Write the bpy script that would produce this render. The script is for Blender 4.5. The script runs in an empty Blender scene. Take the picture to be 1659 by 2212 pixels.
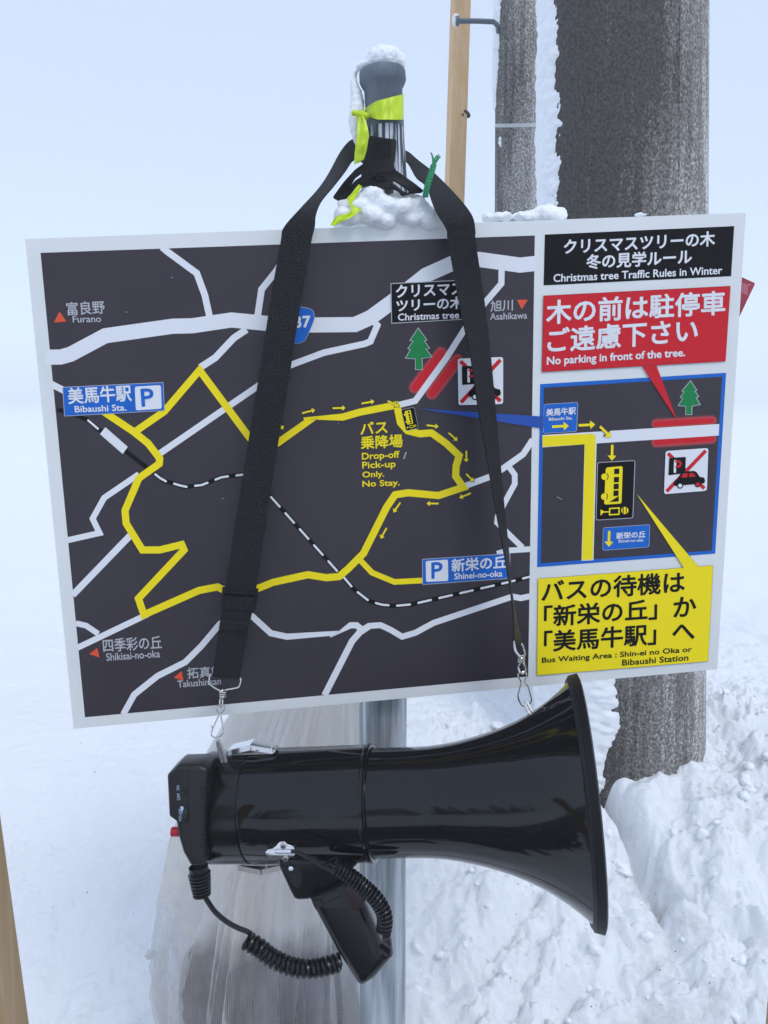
import bpy, bmesh, math, random
import numpy as np
from mathutils import Vector, Matrix, noise as mnoise

random.seed(7)
rng = np.random.default_rng(11)
C = bpy.context.scene.collection
SC = bpy.context.scene

# ------------------------------------------------------------------ camera
PITCH = math.radians(8.0)
CAM = Vector((0, 0, 1.0))
cd = bpy.data.cameras.new("camera"); cam = bpy.data.objects.new("camera", cd); C.objects.link(cam)
cam.location = CAM
cam.rotation_euler = (math.radians(90) - PITCH, 0, 0)
cd.sensor_fit = 'VERTICAL'; cd.sensor_height = 36.0; cd.sensor_width = 27.0
cd.lens = 27.0; cd.clip_start = 0.01; cd.clip_end = 1000
SC.camera = cam

# ------------------------------------------------------------------ world, sun, exposure
w = bpy.data.worlds.new("World"); SC.world = w; w.use_nodes = True
nt = w.node_tree; nt.nodes.clear()
SUN_EL, SUN_AZ = math.radians(52), math.radians(150)      # azimuth clockwise from +Y
sky = nt.nodes.new('ShaderNodeTexSky'); sky.sky_type = 'NISHITA'; sky.sun_disc = False
sky.sun_elevation = SUN_EL; sky.sun_rotation = SUN_AZ
b1 = nt.nodes.new('ShaderNodeBackground'); b1.inputs['Strength'].default_value = 0.05
nt.links.new(sky.outputs[0], b1.inputs['Color'])
tc = nt.nodes.new('ShaderNodeTexCoord'); sx = nt.nodes.new('ShaderNodeSeparateXYZ')
nt.links.new(tc.outputs['Generated'], sx.inputs[0])
cr = nt.nodes.new('ShaderNodeValToRGB')
cr.color_ramp.elements[0].position = 0.0; cr.color_ramp.elements[0].color = (.625, .72, .895, 1)
cr.color_ramp.elements[1].position = 0.75; cr.color_ramp.elements[1].color = (.63, .715, .875, 1)
nt.links.new(sx.outputs['Z'], cr.inputs[0])
b2 = nt.nodes.new('ShaderNodeBackground'); b2.inputs['Strength'].default_value = 0.82
nt.links.new(cr.outputs[0], b2.inputs['Color'])
ad = nt.nodes.new('ShaderNodeAddShader'); wo = nt.nodes.new('ShaderNodeOutputWorld')
nt.links.new(b1.outputs[0], ad.inputs[0]); nt.links.new(b2.outputs[0], ad.inputs[1])
nt.links.new(ad.outputs[0], wo.inputs['Surface'])
sl = bpy.data.lights.new("sun", 'SUN'); so = bpy.data.objects.new("sun", sl); C.objects.link(so)
sl.energy = 1.0; sl.angle = math.radians(20); sl.color = (1.0, .97, .93)
sd = Vector((math.sin(SUN_AZ)*math.cos(SUN_EL), math.cos(SUN_AZ)*math.cos(SUN_EL), math.sin(SUN_EL)))
so.rotation_euler = (-sd).to_track_quat('-Z', 'Y').to_euler(); so.location = (3, -3, 6)
SC.view_settings.view_transform = 'Standard'; SC.view_settings.look = 'None'
SC.cycles.volume_bounces = 10; SC.cycles.max_bounces = 12
SC.view_settings.exposure = 0.13; SC.view_settings.gamma = 1.0

# ------------------------------------------------------------------ picture frame -> world helpers
FWD = Vector((0, math.cos(PITCH), -math.sin(PITCH)))
RGT = Vector((1, 0, 0)); DWN = Vector((0, -math.sin(PITCH), -math.cos(PITCH))); UP = -DWN
U = 1659.0                                                # focal length in picture units (1659 x 2212)
def W(x, y, d):
    x, y, d = float(x), float(y), float(d)
    return CAM + d*((x-829.5)/U*RGT + (y-1106)/U*DWN + FWD)
def lin(r, g, b):
    f = lambda c: (c/255/12.92) if c/255 <= .04045 else ((c/255+.055)/1.055)**2.4
    return (f(r), f(g), f(b))

# ------------------------------------------------------------------ materials
def mat(name, col, rough=.5, metal=0., spec=.5, bump=None, vary=None, coat=0.):
    """bump=(scale,strength,dist) ; vary=(scale, colour2, lo, hi, stretch)"""
    m = bpy.data.materials.new(name); m.use_nodes = True
    n = m.node_tree.nodes; l = m.node_tree.links; p = n['Principled BSDF']
    p.inputs['Base Color'].default_value = (*col, 1); p.inputs['Roughness'].default_value = rough
    p.inputs['Metallic'].default_value = metal; p.inputs['Specular IOR Level'].default_value = spec
    p.inputs['Coat Weight'].default_value = coat
    t = n.new('ShaderNodeTexCoord')
    if vary:
        mp = n.new('ShaderNodeMapping'); l.new(t.outputs['Object'], mp.inputs[0])
        mp.inputs['Scale'].default_value = vary[4] if len(vary) > 4 else (1, 1, 1)
        nz = n.new('ShaderNodeTexNoise'); nz.inputs['Scale'].default_value = vary[0]; nz.inputs['Detail'].default_value = 6
        l.new(mp.outputs[0], nz.inputs['Vector'])
        r = n.new('ShaderNodeValToRGB'); l.new(nz.outputs['Fac'], r.inputs[0])
        r.color_ramp.elements[0].position = vary[2]; r.color_ramp.elements[0].color = (*col, 1)
        r.color_ramp.elements[1].position = vary[3]; r.color_ramp.elements[1].color = (*vary[1], 1)
        l.new(r.outputs[0], p.inputs['Base Color'])
    if bump:
        nz = n.new('ShaderNodeTexNoise'); nz.inputs['Scale'].default_value = bump[0]; nz.inputs['Detail'].default_value = 5
        l.new(t.outputs['Object'], nz.inputs['Vector'])
        bp = n.new('ShaderNodeBump'); bp.inputs['Strength'].default_value = bump[1]; bp.inputs['Distance'].default_value = bump[2]
        l.new(nz.outputs['Fac'], bp.inputs['Height']); l.new(bp.outputs[0], p.inputs['Normal'])
    return m

M = {}
M['board'] = mat('board white', (.73, .76, .755), .38, spec=.35, vary=(9, (.78, .80, .795), .35, .65), bump=(25, .03, .002))
M['dark'] = mat('print charcoal', (.033, .026, .036), .42, spec=.4, vary=(7, (.041, .033, .043), .35, .7))
M['black'] = mat('print black', (.004, .0035, .0045), .42, spec=.15)
M['white'] = mat('print white', (.78, .80, .84), .42)
M['grey'] = mat('print pale grey', (.50, .51, .55), .42)
M['yellow'] = mat('print yellow', (.95, .77, .002), .42, spec=.3)
M['red'] = mat('print red', (.62, .007, .018), .42, spec=.3)
M['red_soft'] = mat('print dull red', (.36, .09, .10), .42)
M['red_soft2'] = mat('print faint red', (.14, .065, .072), .42)
M['blue'] = mat('print blue', (.002, .130, .56), .42, spec=.3)
M['navy'] = mat('print deep blue', (.018, .080, .40), .42, spec=.3)
M['green'] = mat('print green', (.004, .23, .06), .42, spec=.3)
M['orange'] = mat('print orange', (.75, .08, .02), .42)

# ------------------------------------------------------------------ object helpers
def tag(o, label=None, cat=None, group=None, kind=None):
    if label: o['label'] = label
    if cat: o['category'] = cat
    if group: o['group'] = group
    if kind: o['kind'] = kind
    return o
def thing(name, loc, label, cat, group=None):
    o = bpy.data.objects.new(name, None); C.objects.link(o); o.location = loc
    o.empty_display_size = .05
    o['root'] = 0; del o['root']
    return tag(o, label, cat, group)
def wloc(o):
    v = Vector(o.location)
    while o.parent: o = o.parent; v = v + Vector(o.location)
    return v
def link_mesh(name, me, m, parent=None, smooth=True):
    """mesh given in world coordinates"""
    o = bpy.data.objects.new(name, me); C.objects.link(o)
    if m is not None:
        me.materials.clear(); me.materials.append(m)
    me.polygons.foreach_set('use_smooth', [smooth]*len(me.polygons))
    if parent is not None:
        o.parent = parent; o.location = -wloc(parent)
    return o
def sharp(o, deg=35):
    me = o.data
    bm = bmesh.new(); bm.from_mesh(me)
    bmesh.ops.recalc_face_normals(bm, faces=bm.faces)
    a = math.radians(deg)
    for e in bm.edges:
        e.smooth = not (len(e.link_faces) == 2 and e.calc_face_angle(0) > a)
    bm.to_mesh(me); bm.free(); return o

class MB:
    def __init__(s): s.v = []; s.f = []
    def add(s, vs, fs):
        k = len(s.v); s.v += [tuple(v) for v in vs]; s.f += [tuple(i+k for i in f) for f in fs]; return s
    def box(s, c, ax, ay, az):
        c, ax, ay, az = map(Vector, (c, ax, ay, az)); vs = []
        for i in (-1, 1):
            for j in (-1, 1):
                for k in (-1, 1): vs.append(c+i*ax+j*ay+k*az)
        return s.add(vs, [(0,1,3,2),(4,6,7,5),(0,4,5,1),(2,3,7,6),(0,2,6,4),(1,5,7,3)])
    def tube(s, pts, r, n=10, caps=True, closed=False):
        pts = [Vector(p) for p in pts]; N = len(pts)
        rs = r if isinstance(r, (list, tuple)) else [r]*N
        t0 = (pts[1]-pts[0]).normalized()
        ref = Vector((0, 0, 1)) if abs(t0.z) < .9 else Vector((1, 0, 0))
        nrm = t0.cross(ref).normalized(); vs = []; fs = []
        for i in range(N):
            if closed: t = (pts[(i+1) % N]-pts[i-1]).normalized()
            else: t = (pts[min(i+1, N-1)]-pts[max(i-1, 0)]).normalized()
            nrm = (nrm - t*nrm.dot(t)).normalized(); bn = t.cross(nrm)
            for k in range(n):
                a = 2*math.pi*k/n
                vs.append(pts[i]+rs[i]*(math.cos(a)*nrm+math.sin(a)*bn))
        for i in range(N if closed else N-1):
            j = (i+1) % N
            for k in range(n):
                fs.append((i*n+k, i*n+(k+1) % n, j*n+(k+1) % n, j*n+k))
        if caps and not closed:
            fs.append(tuple(range(n))[::-1]); fs.append(tuple((N-1)*n+k for k in range(n)))
        return s.add(vs, fs)
    def lathe(s, o, ax, e1, prof, n=64, a0=0, a1=2*math.pi):
        o, ax, e1 = Vector(o), Vector(ax).normalized(), Vector(e1)
        e1 = (e1-ax*e1.dot(ax)).normalized(); e2 = ax.cross(e1); vs = []; fs = []
        full = abs(a1-a0-2*math.pi) < 1e-6; nn = n if full else n+1
        for (t, r) in prof:
            for k in range(nn):
                a = a0+(a1-a0)*k/n
                vs.append(o+ax*t+r*(math.cos(a)*e1+math.sin(a)*e2))
        for i in range(len(prof)-1):
            for k in range(n):
                k2 = (k+1) % nn
                fs.append((i*nn+k, i*nn+k2, (i+1)*nn+k2, (i+1)*nn+k))
        return s.add(vs, fs)
    def build(s, name, m, parent=None, smooth=True, sh=40):
        me = bpy.data.meshes.new(name); me.from_pydata(s.v, [], s.f); me.validate(); me.update()
        o = link_mesh(name, me, m, parent, smooth)
        return sharp(o, sh) if smooth else sharp(o, 0)

def smooth_path(pts, k=6):
    """Catmull-Rom through points (any dim)"""
    P = [np.array(p, float) for p in pts]; out = []
    for i in range(len(P)-1):
        p0 = P[max(i-1, 0)]; p1 = P[i]; p2 = P[i+1]; p3 = P[min(i+2, len(P)-1)]
        for j in range(k):
            t = j/k
            out.append(.5*((2*p1)+(-p0+p2)*t+(2*p0-5*p1+4*p2-p3)*t*t+(-p0+3*p1-3*p2+p3)*t**3))
    out.append(P[-1]); return out
def wpath(pts, k=6): return [W(*p) for p in smooth_path(pts, k)]

def curve_mesh(contours, d, thick, bevel=0., bres=2, tilt=None):
    """flat plate from picture outlines at depth d (front face nearest the camera), holes allowed"""
    cu = bpy.data.curves.new('tmp', 'CURVE'); cu.dimensions = '2D'; cu.fill_mode = 'BOTH'
    cu.extrude = max(thick/2-bevel, 1e-5); cu.bevel_depth = bevel; cu.bevel_resolution = bres
    s = d/U; x0 = sum(p[0] for p in contours[0])/len(contours[0]); y0 = sum(p[1] for p in contours[0])/len(contours[0])
    for c in contours:
        sp = cu.splines.new('POLY'); sp.points.add(len(c)-1); sp.use_cyclic_u = True
        for q, p in zip(sp.points, c): q.co = ((p[0]-x0)*s, -(p[1]-y0)*s, 0, 1)
    cu.offset = -bevel
    ob = bpy.data.objects.new('tmp', cu); C.objects.link(ob)
    me = bpy.data.meshes.new_from_object(ob.evaluated_get(bpy.context.evaluated_depsgraph_get()))
    bpy.data.objects.remove(ob); bpy.data.curves.remove(cu)
    R = Matrix((RGT, UP, -FWD)).transposed().to_4x4()
    T = Matrix.Translation(W(x0, y0, d)+FWD*thick/2) @ R
    if tilt is not None: T = T @ tilt
    me.transform(T)
    bm = bmesh.new(); bm.from_mesh(me); bmesh.ops.remove_doubles(bm, verts=bm.verts, dist=1e-6)
    bmesh.ops.recalc_face_normals(bm, faces=bm.faces); bm.to_mesh(me); bm.free()
    return me
def plate(name, contours, d, thick, m, parent, bevel=0., bres=2, sh=30, tilt=None):
    o = link_mesh(name, curve_mesh(contours, d, thick, bevel, bres, tilt), m, parent, True); return sharp(o, sh)

def rounded(pts, r, k=4):
    """round the corners of a polygon"""
    out = []; n = len(pts)
    for i in range(n):
        p = np.array(pts[i], float); a = np.array(pts[i-1], float)-p; b = np.array(pts[(i+1) % n], float)-p
        rr = min(r, np.linalg.norm(a)*.45, np.linalg.norm(b)*.45)
        s = p+a/np.linalg.norm(a)*rr; e = p+b/np.linalg.norm(b)*rr
        for j in range(k+1):
            t = j/k; out.append(tuple((1-t)**2*s+2*t*(1-t)*p+t*t*e))
    return out

# zoom-window readings of the photograph (own measuring grids) -> picture units
def Z(ox, oy, k):
    return lambda *p: (lambda x, y: ((ox+x*k)*.553, (oy+y*k)*.553))(*p)
zA = Z(0, 900, .9042); zB = Z(0, 1800, .9042); zC = Z(1200, 900, .6028); zD = Z(1200, 1800, .6028)
zE = Z(2000, 800, .6028); zF = Z(2000, 1400, .6028); zG = Z(2000, 2150, .6028)
zT = Z(1000, 150, .6028); zM = Z(600, 2550, .6028); zH = Z(500, 3200, .7233); zN = Z(1400, 2550, .663)
zK = Z(700, 2400, .2486); zP = Z(1600, 0, .7233)

# ------------------------------------------------------------------ the sign's plane
SW = 0.65
S0 = CAM + SW*(-.473*RGT - .360*DWN + 1.013*FWD)
SN = (-.101*RGT - .178*DWN + .975*FWD).normalized()        # points away from the camera
def sdepth(x, y):
    x, y = float(x), float(y)
    r = (x-829.5)/U*RGT+(y-1106)/U*DWN+FWD
    return (S0-CAM).dot(SN)/r.dot(SN)
def S(x, y, lift=0.):
    x, y, lift = float(x), float(y), float(lift)
    r = (x-829.5)/U*RGT+(y-1106)/U*DWN+FWD
    return CAM + r*(((S0-CAM).dot(SN)-lift)/r.dot(SN))
MM = .00014                                                # one print layer

class Print:
    """flat printing on the sign: outlines in picture units, laid on the sign's plane"""
    def __init__(s, layer): s.p = []; s.f = []; s.base = layer*MM; s.k = 0
    def _l(s): s.k += 1; return s.base+(s.k % 12)*1e-5
    def poly(s, pts):
        l = s._l(); k = len(s.p); s.p += [(x, y, l) for x, y in pts]; s.f.append(tuple(range(k, k+len(pts)))); return s
    def disc(s, c, r, n=14):
        return s.poly([(c[0]+r*math.cos(2*math.pi*i/n), c[1]+r*math.sin(2*math.pi*i/n)) for i in range(n)])
    def stroke(s, pts, wd, cap=False, n=14):
        h = wd/2; P = [np.array(p, float) for p in pts]
        P = [p for i, p in enumerate(P) if i == 0 or np.linalg.norm(p-P[i-1]) > 1e-6]
        if len(P) < 2: return s
        l = s._l(); k = len(s.p); N = len(P)
        for i, p in enumerate(P):
            a = P[i]-P[i-1] if i else P[1]-P[0]; b = P[i+1]-P[i] if i < N-1 else P[-1]-P[-2]
            a = a/np.linalg.norm(a); b = b/np.linalg.norm(b)
            na = np.array([-a[1], a[0]]); nb = np.array([-b[1], b[0]]); m = na+nb; m = m/max(np.linalg.norm(m), 1e-6)
            q = m*h/max(m.dot(nb), .5)
            s.p += [(*(p+q), l), (*(p-q), l)]
        s.f += [(k+2*i, k+2*i+2, k+2*i+3, k+2*i+1) for i in range(N-1)]
        if cap:
            for p, u in ((P[0], P[0]-P[1]), (P[-1], P[-1]-P[-2])):      # round ends
                a0 = math.atan2(u[1], u[0])
                s.poly([(p[0]+h*math.cos(a0+t), p[1]+h*math.sin(a0+t)) for t in np.linspace(-math.pi/2, math.pi/2, 10)])
        return s
    def outline(s, pts, wd): return s.stroke([((pts[0][0]+pts[-1][0])/2, (pts[0][1]+pts[-1][1])/2)]+list(pts)+[((pts[0][0]+pts[-1][0])/2, (pts[0][1]+pts[-1][1])/2)], wd)
    def text(s, body, a, b, h, bold=.0, lean=None):
        """bbox-left-bottom a, bbox-right-bottom b, bbox height h (picture units); bold = extra stroke radius"""
        cu = bpy.data.curves.new('tmp', 'FONT'); cu.body = body; cu.resolution_u = 3; cu.fill_mode = 'FRONT'
        ob = bpy.data.objects.new('tmp', cu); C.objects.link(ob)
        me = bpy.data.meshes.new_from_object(ob.evaluated_get(bpy.context.evaluated_depsgraph_get()))
        bpy.data.objects.remove(ob); bpy.data.curves.remove(cu)
        co = np.array([v.co[:2] for v in me.vertices]); lo = co.min(0); sz = co.max(0)-lo
        bx = np.array(b, float)-np.array(a, float); L = np.linalg.norm(bx); ux = bx/L
        if lean is None: lean = .1-.163*((a[0]-54)/1557)
        up = np.array([-lean, -1.0])
        q = (co-lo)/sz
        px = np.array(a)+ux*bold+np.outer(q[:, 0], ux*(L-2*bold))+np.outer(q[:, 1]*(h-2*bold)+bold, up)
        l = s._l(); k = len(s.p)
        s.p += [(x, y, l) for x, y in px]; s.f += [tuple(i+k for i in f.vertices) for f in me.polygons]
        if bold > 0:
            cnt = {}
            for f in me.polygons:
                for e in f.edge_keys: cnt[e] = cnt.get(e, 0)+1
            used = set()
            for (i, j), c in cnt.items():
                if c == 1:
                    s.stroke([tuple(px[i]), tuple(px[j])], 2*bold); used |= {i, j}
            for i in used: s.disc(tuple(px[i]), bold, 8)
        bpy.data.meshes.remove(me); return s
    def arrow(s, a, b, wd, head=None):
        a = np.array(a, float); b = np.array(b, float); u = (b-a)/np.linalg.norm(b-a); n = np.array([-u[1], u[0]])
        L = np.linalg.norm(b-a); hw = head or wd*1.55; hl = min(wd*2.0, L*.5); c = b-u*hl
        return s.poly([tuple(p) for p in (a+n*wd/2, c+n*wd/2, c+n*hw, b, c-n*hw, c-n*wd/2, a-n*wd/2)])
    def build(s, name, m, parent):
        me = bpy.data.meshes.new(name)
        me.from_pydata([S(*p) for p in s.p], [], s.f); me.validate(); me.update()
        # face the camera
        bm = bmesh.new(); bm.from_mesh(me)
        for f in bm.faces:
            if f.normal.dot(SN) > 0: f.normal_flip()
        bm.to_mesh(me); bm.free()
        return link_mesh(name, me, m, parent, False)

# ================================================================== THE GROUND: one sheet of snow
def pn(x, y, seed=0):
    xi = np.floor(x).astype(np.int64); yi = np.floor(y).astype(np.int64); xf = x-xi; yf = y-yi
    def g(ix, iy):
        h = (ix*374761393+iy*668265263+seed*974634777) & 0xffffffff
        h = ((h ^ (h >> 13))*1274126177) & 0xffffffff; h = h ^ (h >> 16)
        return (h & 0xffff)/65535*2*math.pi
    def dot(ix, iy, dx, dy): a = g(ix, iy); return np.cos(a)*dx+np.sin(a)*dy
    u = xf**3*(xf*(xf*6-15)+10); v = yf**3*(yf*(yf*6-15)+10)
    n00 = dot(xi, yi, xf, yf); n10 = dot(xi+1, yi, xf-1, yf); n01 = dot(xi, yi+1, xf, yf-1); n11 = dot(xi+1, yi+1, xf-1, yf-1)
    return (n00*(1-u)+n10*u)*(1-v)+(n01*(1-u)+n11*u)*v
def vor(x, y, seed=0):
    xi = np.floor(x).astype(np.int64); yi = np.floor(y).astype(np.int64)
    f1 = np.full(x.shape, 9.); f2 = np.full(x.shape, 9.); idv = np.zeros(x.shape)
    for i in (-1, 0, 1):
        for j in (-1, 0, 1):
            cx = xi+i; cy = yi+j
            h = (cx*374761393+cy*668265263+seed*974634777) & 0xffffffff
            h = ((h ^ (h >> 13))*1274126177) & 0xffffffff; h = h ^ (h >> 16)
            d = np.hypot(cx+(h & 0xff)/255-x, cy+((h >> 8) & 0xff)/255-y)
            new = d < f1
            f2 = np.where(new, f1, np.minimum(f2, d)); idv = np.where(new, ((h >> 16) & 0xff)/255, idv); f1 = np.where(new, d, f1)
    return f1, f2, idv
def sst(a, b, t): t = np.clip((t-a)/(b-a), 0, 1); return t*t*(3-2*t)
def base_h(x, y):
    return .01+.26*sst(.85, 1.55, y)+.012*np.maximum(y-1.5, 0)**.9
def billow(x, y, f, n, seed):
    h = 0; a = 1.
    for i in range(n):
        h = h+a*(np.abs(pn(x*f+i*7.3, y*f, seed+i))*2-.35); f *= 2.05; a *= .52
    return h
def ground_h(x, y):
    near = 1-sst(2.6, 7, np.hypot(x, y))
    rough = sst(-.10, .22, x-.10*(y-1.2))*(1-.75*sst(1.65, 2.1, y))   # churned heap right of the post
    rough = np.maximum(rough, .48*(1-sst(1.05, 1.75, y)))
    rough = rough*(1-.55*np.exp(-(np.maximum(np.hypot(x-.50, y-1.60)-.16, 0)/.12)**2))
    wx = x+.05*pn(x*5, y*5, 5)+.012*pn(x*22, y*22, 25); wy = y+.05*pn(x*5, y*5, 6)+.012*pn(x*22, y*22, 26)
    patch = sst(-.25, .3, pn(x*3.1, y*3.1, 17))                      # crumbly here, smooth slabs there
    h = base_h(x, y)+.05*pn(x*.9, y*.9, 1)*np.minimum(1, near+.3)
    h = h+near*rough*.050*billow(wx, wy, 3.2, 2, 2)
    h = h+near*rough*(.6+.4*patch)*.034*billow(wx, wy, 10.5, 5, 31)
    f1, f2, idv = vor(wx*6.3, wy*7.5, 3)
    h = h+near*rough*.055*np.where(idv > .62, np.clip((f2-f1)*2.6, 0, 1)**.5*(idv-.4), 0)
    f1, f2, idv = vor(wx*19, wy*22, 4)
    h = h+near*(.12+rough*(.35+.65*patch))*.036*np.where(idv > .55, np.clip((f2-f1)*2.2, 0, 1)**.6*(idv-.35), 0)
    f1, f2, idv = vor(wx*42, wy*46, 8)
    h = h+near*(.18+rough*(.4+.6*patch))*.016*np.where(idv > .6, np.clip((f2-f1)*2.6, 0, 1)**.5*(idv-.3), 0)
    f1, f2, idv = vor(wx*80, wy*85, 18)
    h = h+near*rough*(.3+.7*patch)*.0085*np.where(idv > .5, np.clip((f2-f1)*2.4, 0, 1)**.5*(idv-.3), 0)
    h = h+near*(.0010+.0022*rough)*pn(x*85, y*85, 9)
    h = h+near*(1-rough)*(.014*pn(x*2.2, y*4.5, 12)+.006*pn(x*7, y*9, 14))
    # bank heaped against the big pole's foot, hollow melted along its left side
    d = np.hypot(x-.50, (y-1.60)*1.0)
    h = h-.030*sst(.15, .35, x)*(1-sst(1.9, 2.4, y))+.012*np.exp(-(np.maximum(d-.16, 0)/.05)**2)*sst(.42, .62, x)
    t = np.clip((1.52-y)/.34, 0, 1); cx = .425+.10*t+.02*pn(y*14, x*3, 13)
    h = h-near*.12*np.exp(-((x-cx)/(.014+.016*t))**2)*sst(1.18, 1.28, y)*(1-sst(1.52, 1.58, y))
    return h
def axis(segs):
    out = []
    for a, b, s in segs: out += list(np.arange(a, b-s*.3, s))
    return out
def grow(a, lim, s, k):
    out = []; v = a
    while v < lim: s *= k; v += s; out.append(v)
    return out
xs = axis([(-1.0, 1.2, .0034)]); ys = axis([(.88, 2.1, .0034)])
gx = grow(xs[-1], 140, .0034, 1.13)
left = [xs[0]-(g-xs[-1]) for g in gx][::-1]
xs = np.array(left+xs+gx)
gy = grow(ys[-1], 140, .0034, 1.07); gb = [ys[0]-(g-ys[-1]) for g in grow(ys[-1], 60, .0034, 1.16)][::-1]
ys = np.array(gb+ys+gy)
X, Y = np.meshgrid(xs, ys); H = ground_h(X, Y)
me = bpy.data.meshes.new('snow_ground')
nx, ny = len(xs), len(ys)
idx = np.arange(nx*ny).reshape(ny, nx)
quads = np.stack([idx[:-1, :-1], idx[:-1, 1:], idx[1:, 1:], idx[1:, :-1]], -1).reshape(-1, 4)
me.vertices.add(nx*ny); me.vertices.foreach_set('co', np.stack([X, Y, H], -1).astype(np.float32).ravel())
me.loops.add(quads.size); me.loops.foreach_set('vertex_index', quads.astype(np.int32).ravel())
me.polygons.add(len(quads)); me.polygons.foreach_set('loop_start', np.arange(0, quads.size, 4, dtype=np.int32))
me.polygons.foreach_set('loop_total', np.full(len(quads), 4, dtype=np.int32))
me.update(); me.validate()

def snow_material(name, dirt=False):
    m = bpy.data.materials.new(name); m.use_nodes = True
    n = m.node_tree.nodes; l = m.node_tree.links; p = n['Principled BSDF']
    p.inputs['Roughness'].default_value = .65; p.inputs['Specular IOR Level'].default_value = .25
    t = n.new('ShaderNodeTexCoord')
    snow = (.90, .93, .965, 1)
    p.inputs['Base Color'].default_value = snow
    p.inputs['Subsurface Weight'].default_value = .10 if dirt else .3; p.inputs['Subsurface Radius'].default_value = (.012, .014, .016)
    p.inputs['Subsurface Scale'].default_value = .6
    if dirt:
        # soot and grit: patchy brown-grey film and dark grains, where the plough turned the snow
        nz = n.new('ShaderNodeTexNoise'); nz.inputs['Scale'].default_value = 3.3; nz.inputs['Detail'].default_value = 9; nz.inputs['Roughness'].default_value = .72
        l.new(t.outputs['Object'], nz.inputs['Vector'])
        r = n.new('ShaderNodeValToRGB'); l.new(nz.outputs['Fac'], r.inputs[0])
        r.color_ramp.elements[0].position = .53; r.color_ramp.elements[0].color = (0, 0, 0, 1)
        r.color_ramp.elements[1].position = .78; r.color_ramp.elements[1].color = (1, 1, 1, 1)
        mx = n.new('ShaderNodeMix'); mx.data_type = 'RGBA'; sy = n.new('ShaderNodeSeparateXYZ'); l.new(t.outputs['Object'], sy.inputs[0])
        fr_ = n.new('ShaderNodeMapRange'); fr_.inputs[1].default_value = 1.5; fr_.inputs[2].default_value = 2.4; fr_.inputs[3].default_value = 1; fr_.inputs[4].default_value = 0; l.new(sy.outputs['Y'], fr_.inputs[0])
        fx_ = n.new('ShaderNodeMapRange'); fx_.inputs[1].default_value = .12; fx_.inputs[2].default_value = .45; l.new(sy.outputs['X'], fx_.inputs[0])
        fxy = n.new('ShaderNodeMath'); fxy.operation = 'MULTIPLY'; l.new(fr_.outputs[0], fxy.inputs[0]); l.new(fx_.outputs[0], fxy.inputs[1])
        fm = n.new('ShaderNodeMath'); fm.operation = 'MULTIPLY'; l.new(r.outputs[0], fm.inputs[0]); l.new(fxy.outputs[0], fm.inputs[1])
        l.new(fm.outputs[0], mx.inputs['Factor'])
        mx.inputs[6].default_value = snow; mx.inputs[7].default_value = (.36, .34, .32, 1)
        v = n.new('ShaderNodeTexVoronoi'); v.inputs['Scale'].default_value = 120; l.new(t.outputs['Object'], v.inputs['Vector'])
        sc = n.new('ShaderNodeSeparateColor'); l.new(v.outputs['Color'], sc.inputs[0])
        a = n.new('ShaderNodeMath'); a.operation = 'MULTIPLY'; l.new(sc.outputs[0], a.inputs[0]); l.new(sc.outputs[1], a.inputs[1])
        a2 = n.new('ShaderNodeMath'); a2.operation = 'MULTIPLY'; l.new(a.outputs[0], a2.inputs[0]); l.new(nz.outputs['Fac'], a2.inputs[1])
        gt = n.new('ShaderNodeMath'); gt.operation = 'GREATER_THAN'; gt.inputs[1].default_value = .455; l.new(a2.outputs[0], gt.inputs[0])
        lt = n.new('ShaderNodeMath'); lt.operation = 'LESS_THAN'; lt.inputs[1].default_value = .15; l.new(v.outputs['Distance'], lt.inputs[0])
        an = n.new('ShaderNodeMath'); an.operation = 'MULTIPLY'; l.new(gt.outputs[0], an.inputs[0]); l.new(lt.outputs[0], an.inputs[1])
        m2 = n.new('ShaderNodeMix'); m2.data_type = 'RGBA'; l.new(an.outputs[0], m2.inputs['Factor'])
        l.new(mx.outputs[2], m2.inputs[6]); m2.inputs[7].default_value = (.07, .06, .055, 1)
        l.new(m2.outputs[2], p.inputs['Base Color'])
    nz = n.new('ShaderNodeTexNoise'); nz.inputs['Scale'].default_value = 70 if dirt else 150; nz.inputs['Detail'].default_value = 9; nz.inputs['Roughness'].default_value = .72
    l.new(t.outputs['Object'], nz.inputs['Vector'])
    bp = n.new('ShaderNodeBump'); bp.inputs['Strength'].default_value = .7; bp.inputs['Distance'].default_value = .009 if dirt else .002
    l.new(nz.outputs['Fac'], bp.inputs['Height']); l.new(bp.outputs[0], p.inputs['Normal'])
    return m
M['snow'] = snow_material('clumped snow'); M['ground'] = snow_material('snow with grit', True)
tag(link_mesh('snow_ground', me, M['ground']), kind='structure')

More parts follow.
